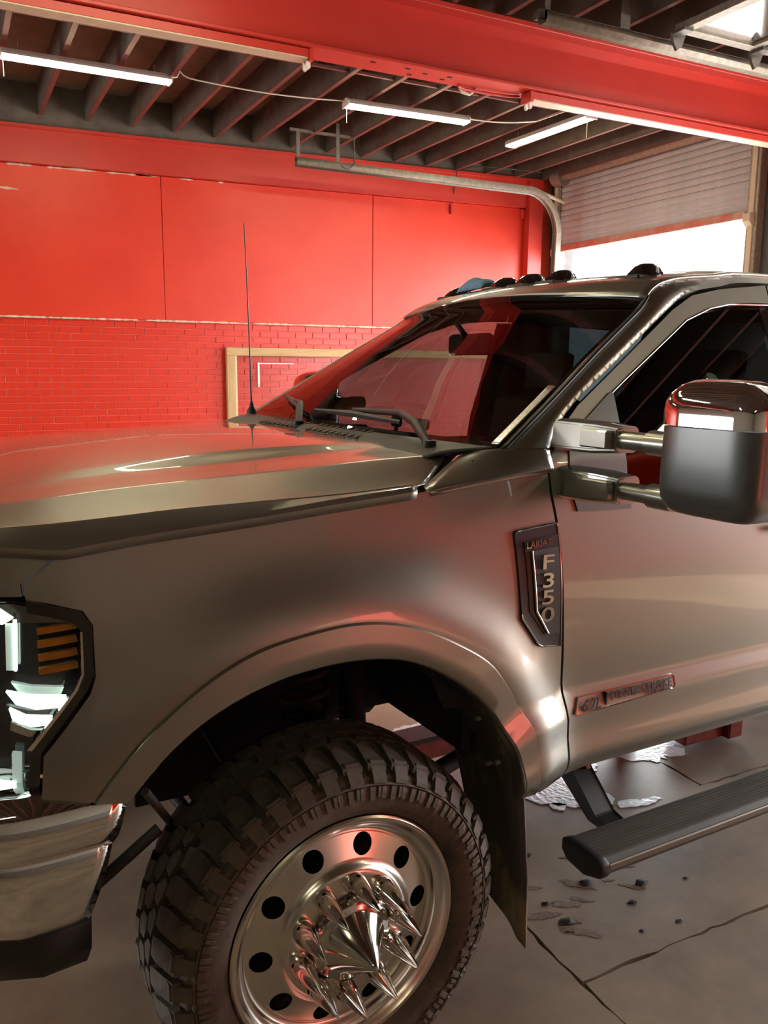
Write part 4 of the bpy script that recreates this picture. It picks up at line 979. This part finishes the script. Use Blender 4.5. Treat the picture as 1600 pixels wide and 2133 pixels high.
tube('brake_hose', [(-.05, .25, .6), (-.15, .22, .72), (-.22, .3, .85), (-.25, .5, .95)], .008, 'black', TK, 8)
tube('tie_strut', [(-.43, .12, .80), (-.60, .10, .70), (-.70, .2, .66)], .014, 'black', TK, 8)
tube('bumper_brace', [(-.47, .08, .92), (-.36, .25, .72)], .010, 'galvdark', TK, 8)
bx('washer_bottle', (-.5, .35, 1.0), (-.30, .55, 1.16), 'green', TK, bev=.02, seg=2)
bx('transmission', (.7, .80, .55), (2.0, 1.25, .85), 'dark', TK, bev=.05, seg=2)
bx('sill_pinch', (.70, .10, .69), (2.7, .13, .76), 'paint', TK)
tube('exhaust_tank', [(.95, .34, .70), (1.12, .34, .70)], [.11, .11], 'dark', TK, 20)

# blue cloth on the roof
G = []
for i in range(13):
    for_ = []
    for j in range(21):
        u, v = i/12, j/20; p = roofp(.33+.30*v, .075+.05*u); e = math.sin(math.pi*u)*math.sin(math.pi*v)
        for_.append((p[0], p[1], p[2]+.020+.040*e**.4+.010*math.sin(v*9+u*3)*e))
    G.append(for_)
tw = obj('folded_cloth', gridm(G, 'folded_cloth', 180), 'towel', None, label='blue folded cloth lying on the truck roof between marker lamps', category='cloth'); mod_solid(tw, .006, 0)
tw.matrix_world = TM
# lift arm beneath the truck
la = empty('lift_arm', label='low red lift arm on the floor beneath the truck sill', category='lift arm')
bx('arm', (3.10, 2.76, .02), (3.44, 2.90, .13), 'redarm', la, bev=.01); bx('pad', (3.36, 2.72, .02), (3.46, 2.95, .15), 'redarm', la, bev=.01)
la2 = empty('lift_arm', label='long brown-red lift arm seen between front tyre and mud flap', category='lift arm')
o = bx('arm', (0, 0, .16), (1.5, .12, .25), 'redarm', la2, bev=.008); bx('arm_cap', (0, -.004, .25), (1.5, .124, .268), 'black', la2); bx('foot', (.05, .01, 0), (.12, .11, .16), 'redarm', la2); bx('foot', (1.4, .01, 0), (1.47, .11, .16), 'redarm', la2)
la2.location = (1.55, 2.95, 0); la2.rotation_euler = (0, 0, R(2))
# chips and grit on the floor
rn = random.Random(4)
where = ['under the step end', 'right of the step end', 'below the step end cap', 'left of the slab crack', 'largest, near the mud flap tip', 'in the rough patch below the step', 'lowest, above the long crack', 'just left of the lowest one', 'pale one right of the step end', 'near the white puddle']
for i, (x, y, s) in enumerate(((1.86, 2.38, .016), (2.13, 2.05, .024), (2.02, 1.98, .016), (1.74, 2.11, .015), (1.74, 2.0, .026), (1.95, 2.14, .026), (2.09, 1.83, .013), (1.94, 1.85, .010), (2.3, 2.0, .010), (1.80, 2.72, .02))):
    bm = bmesh.new(); bmesh.ops.create_icosphere(bm, subdivisions=2, radius=1)
    for v in bm.verts:
        k = rn.uniform(.7, 1.15); v.co = Vector((x+v.co.x*s*1.3*k, y+v.co.y*s*.8*k, max(.0, v.co.z)*s*.45*k))
    obj('dirt_clod', fin(bm, 'dirt_clod', 60), 'dark', None, label='small dark dirt clod on the floor, '+where[i], category='dirt', group='dirt clods on the floor')
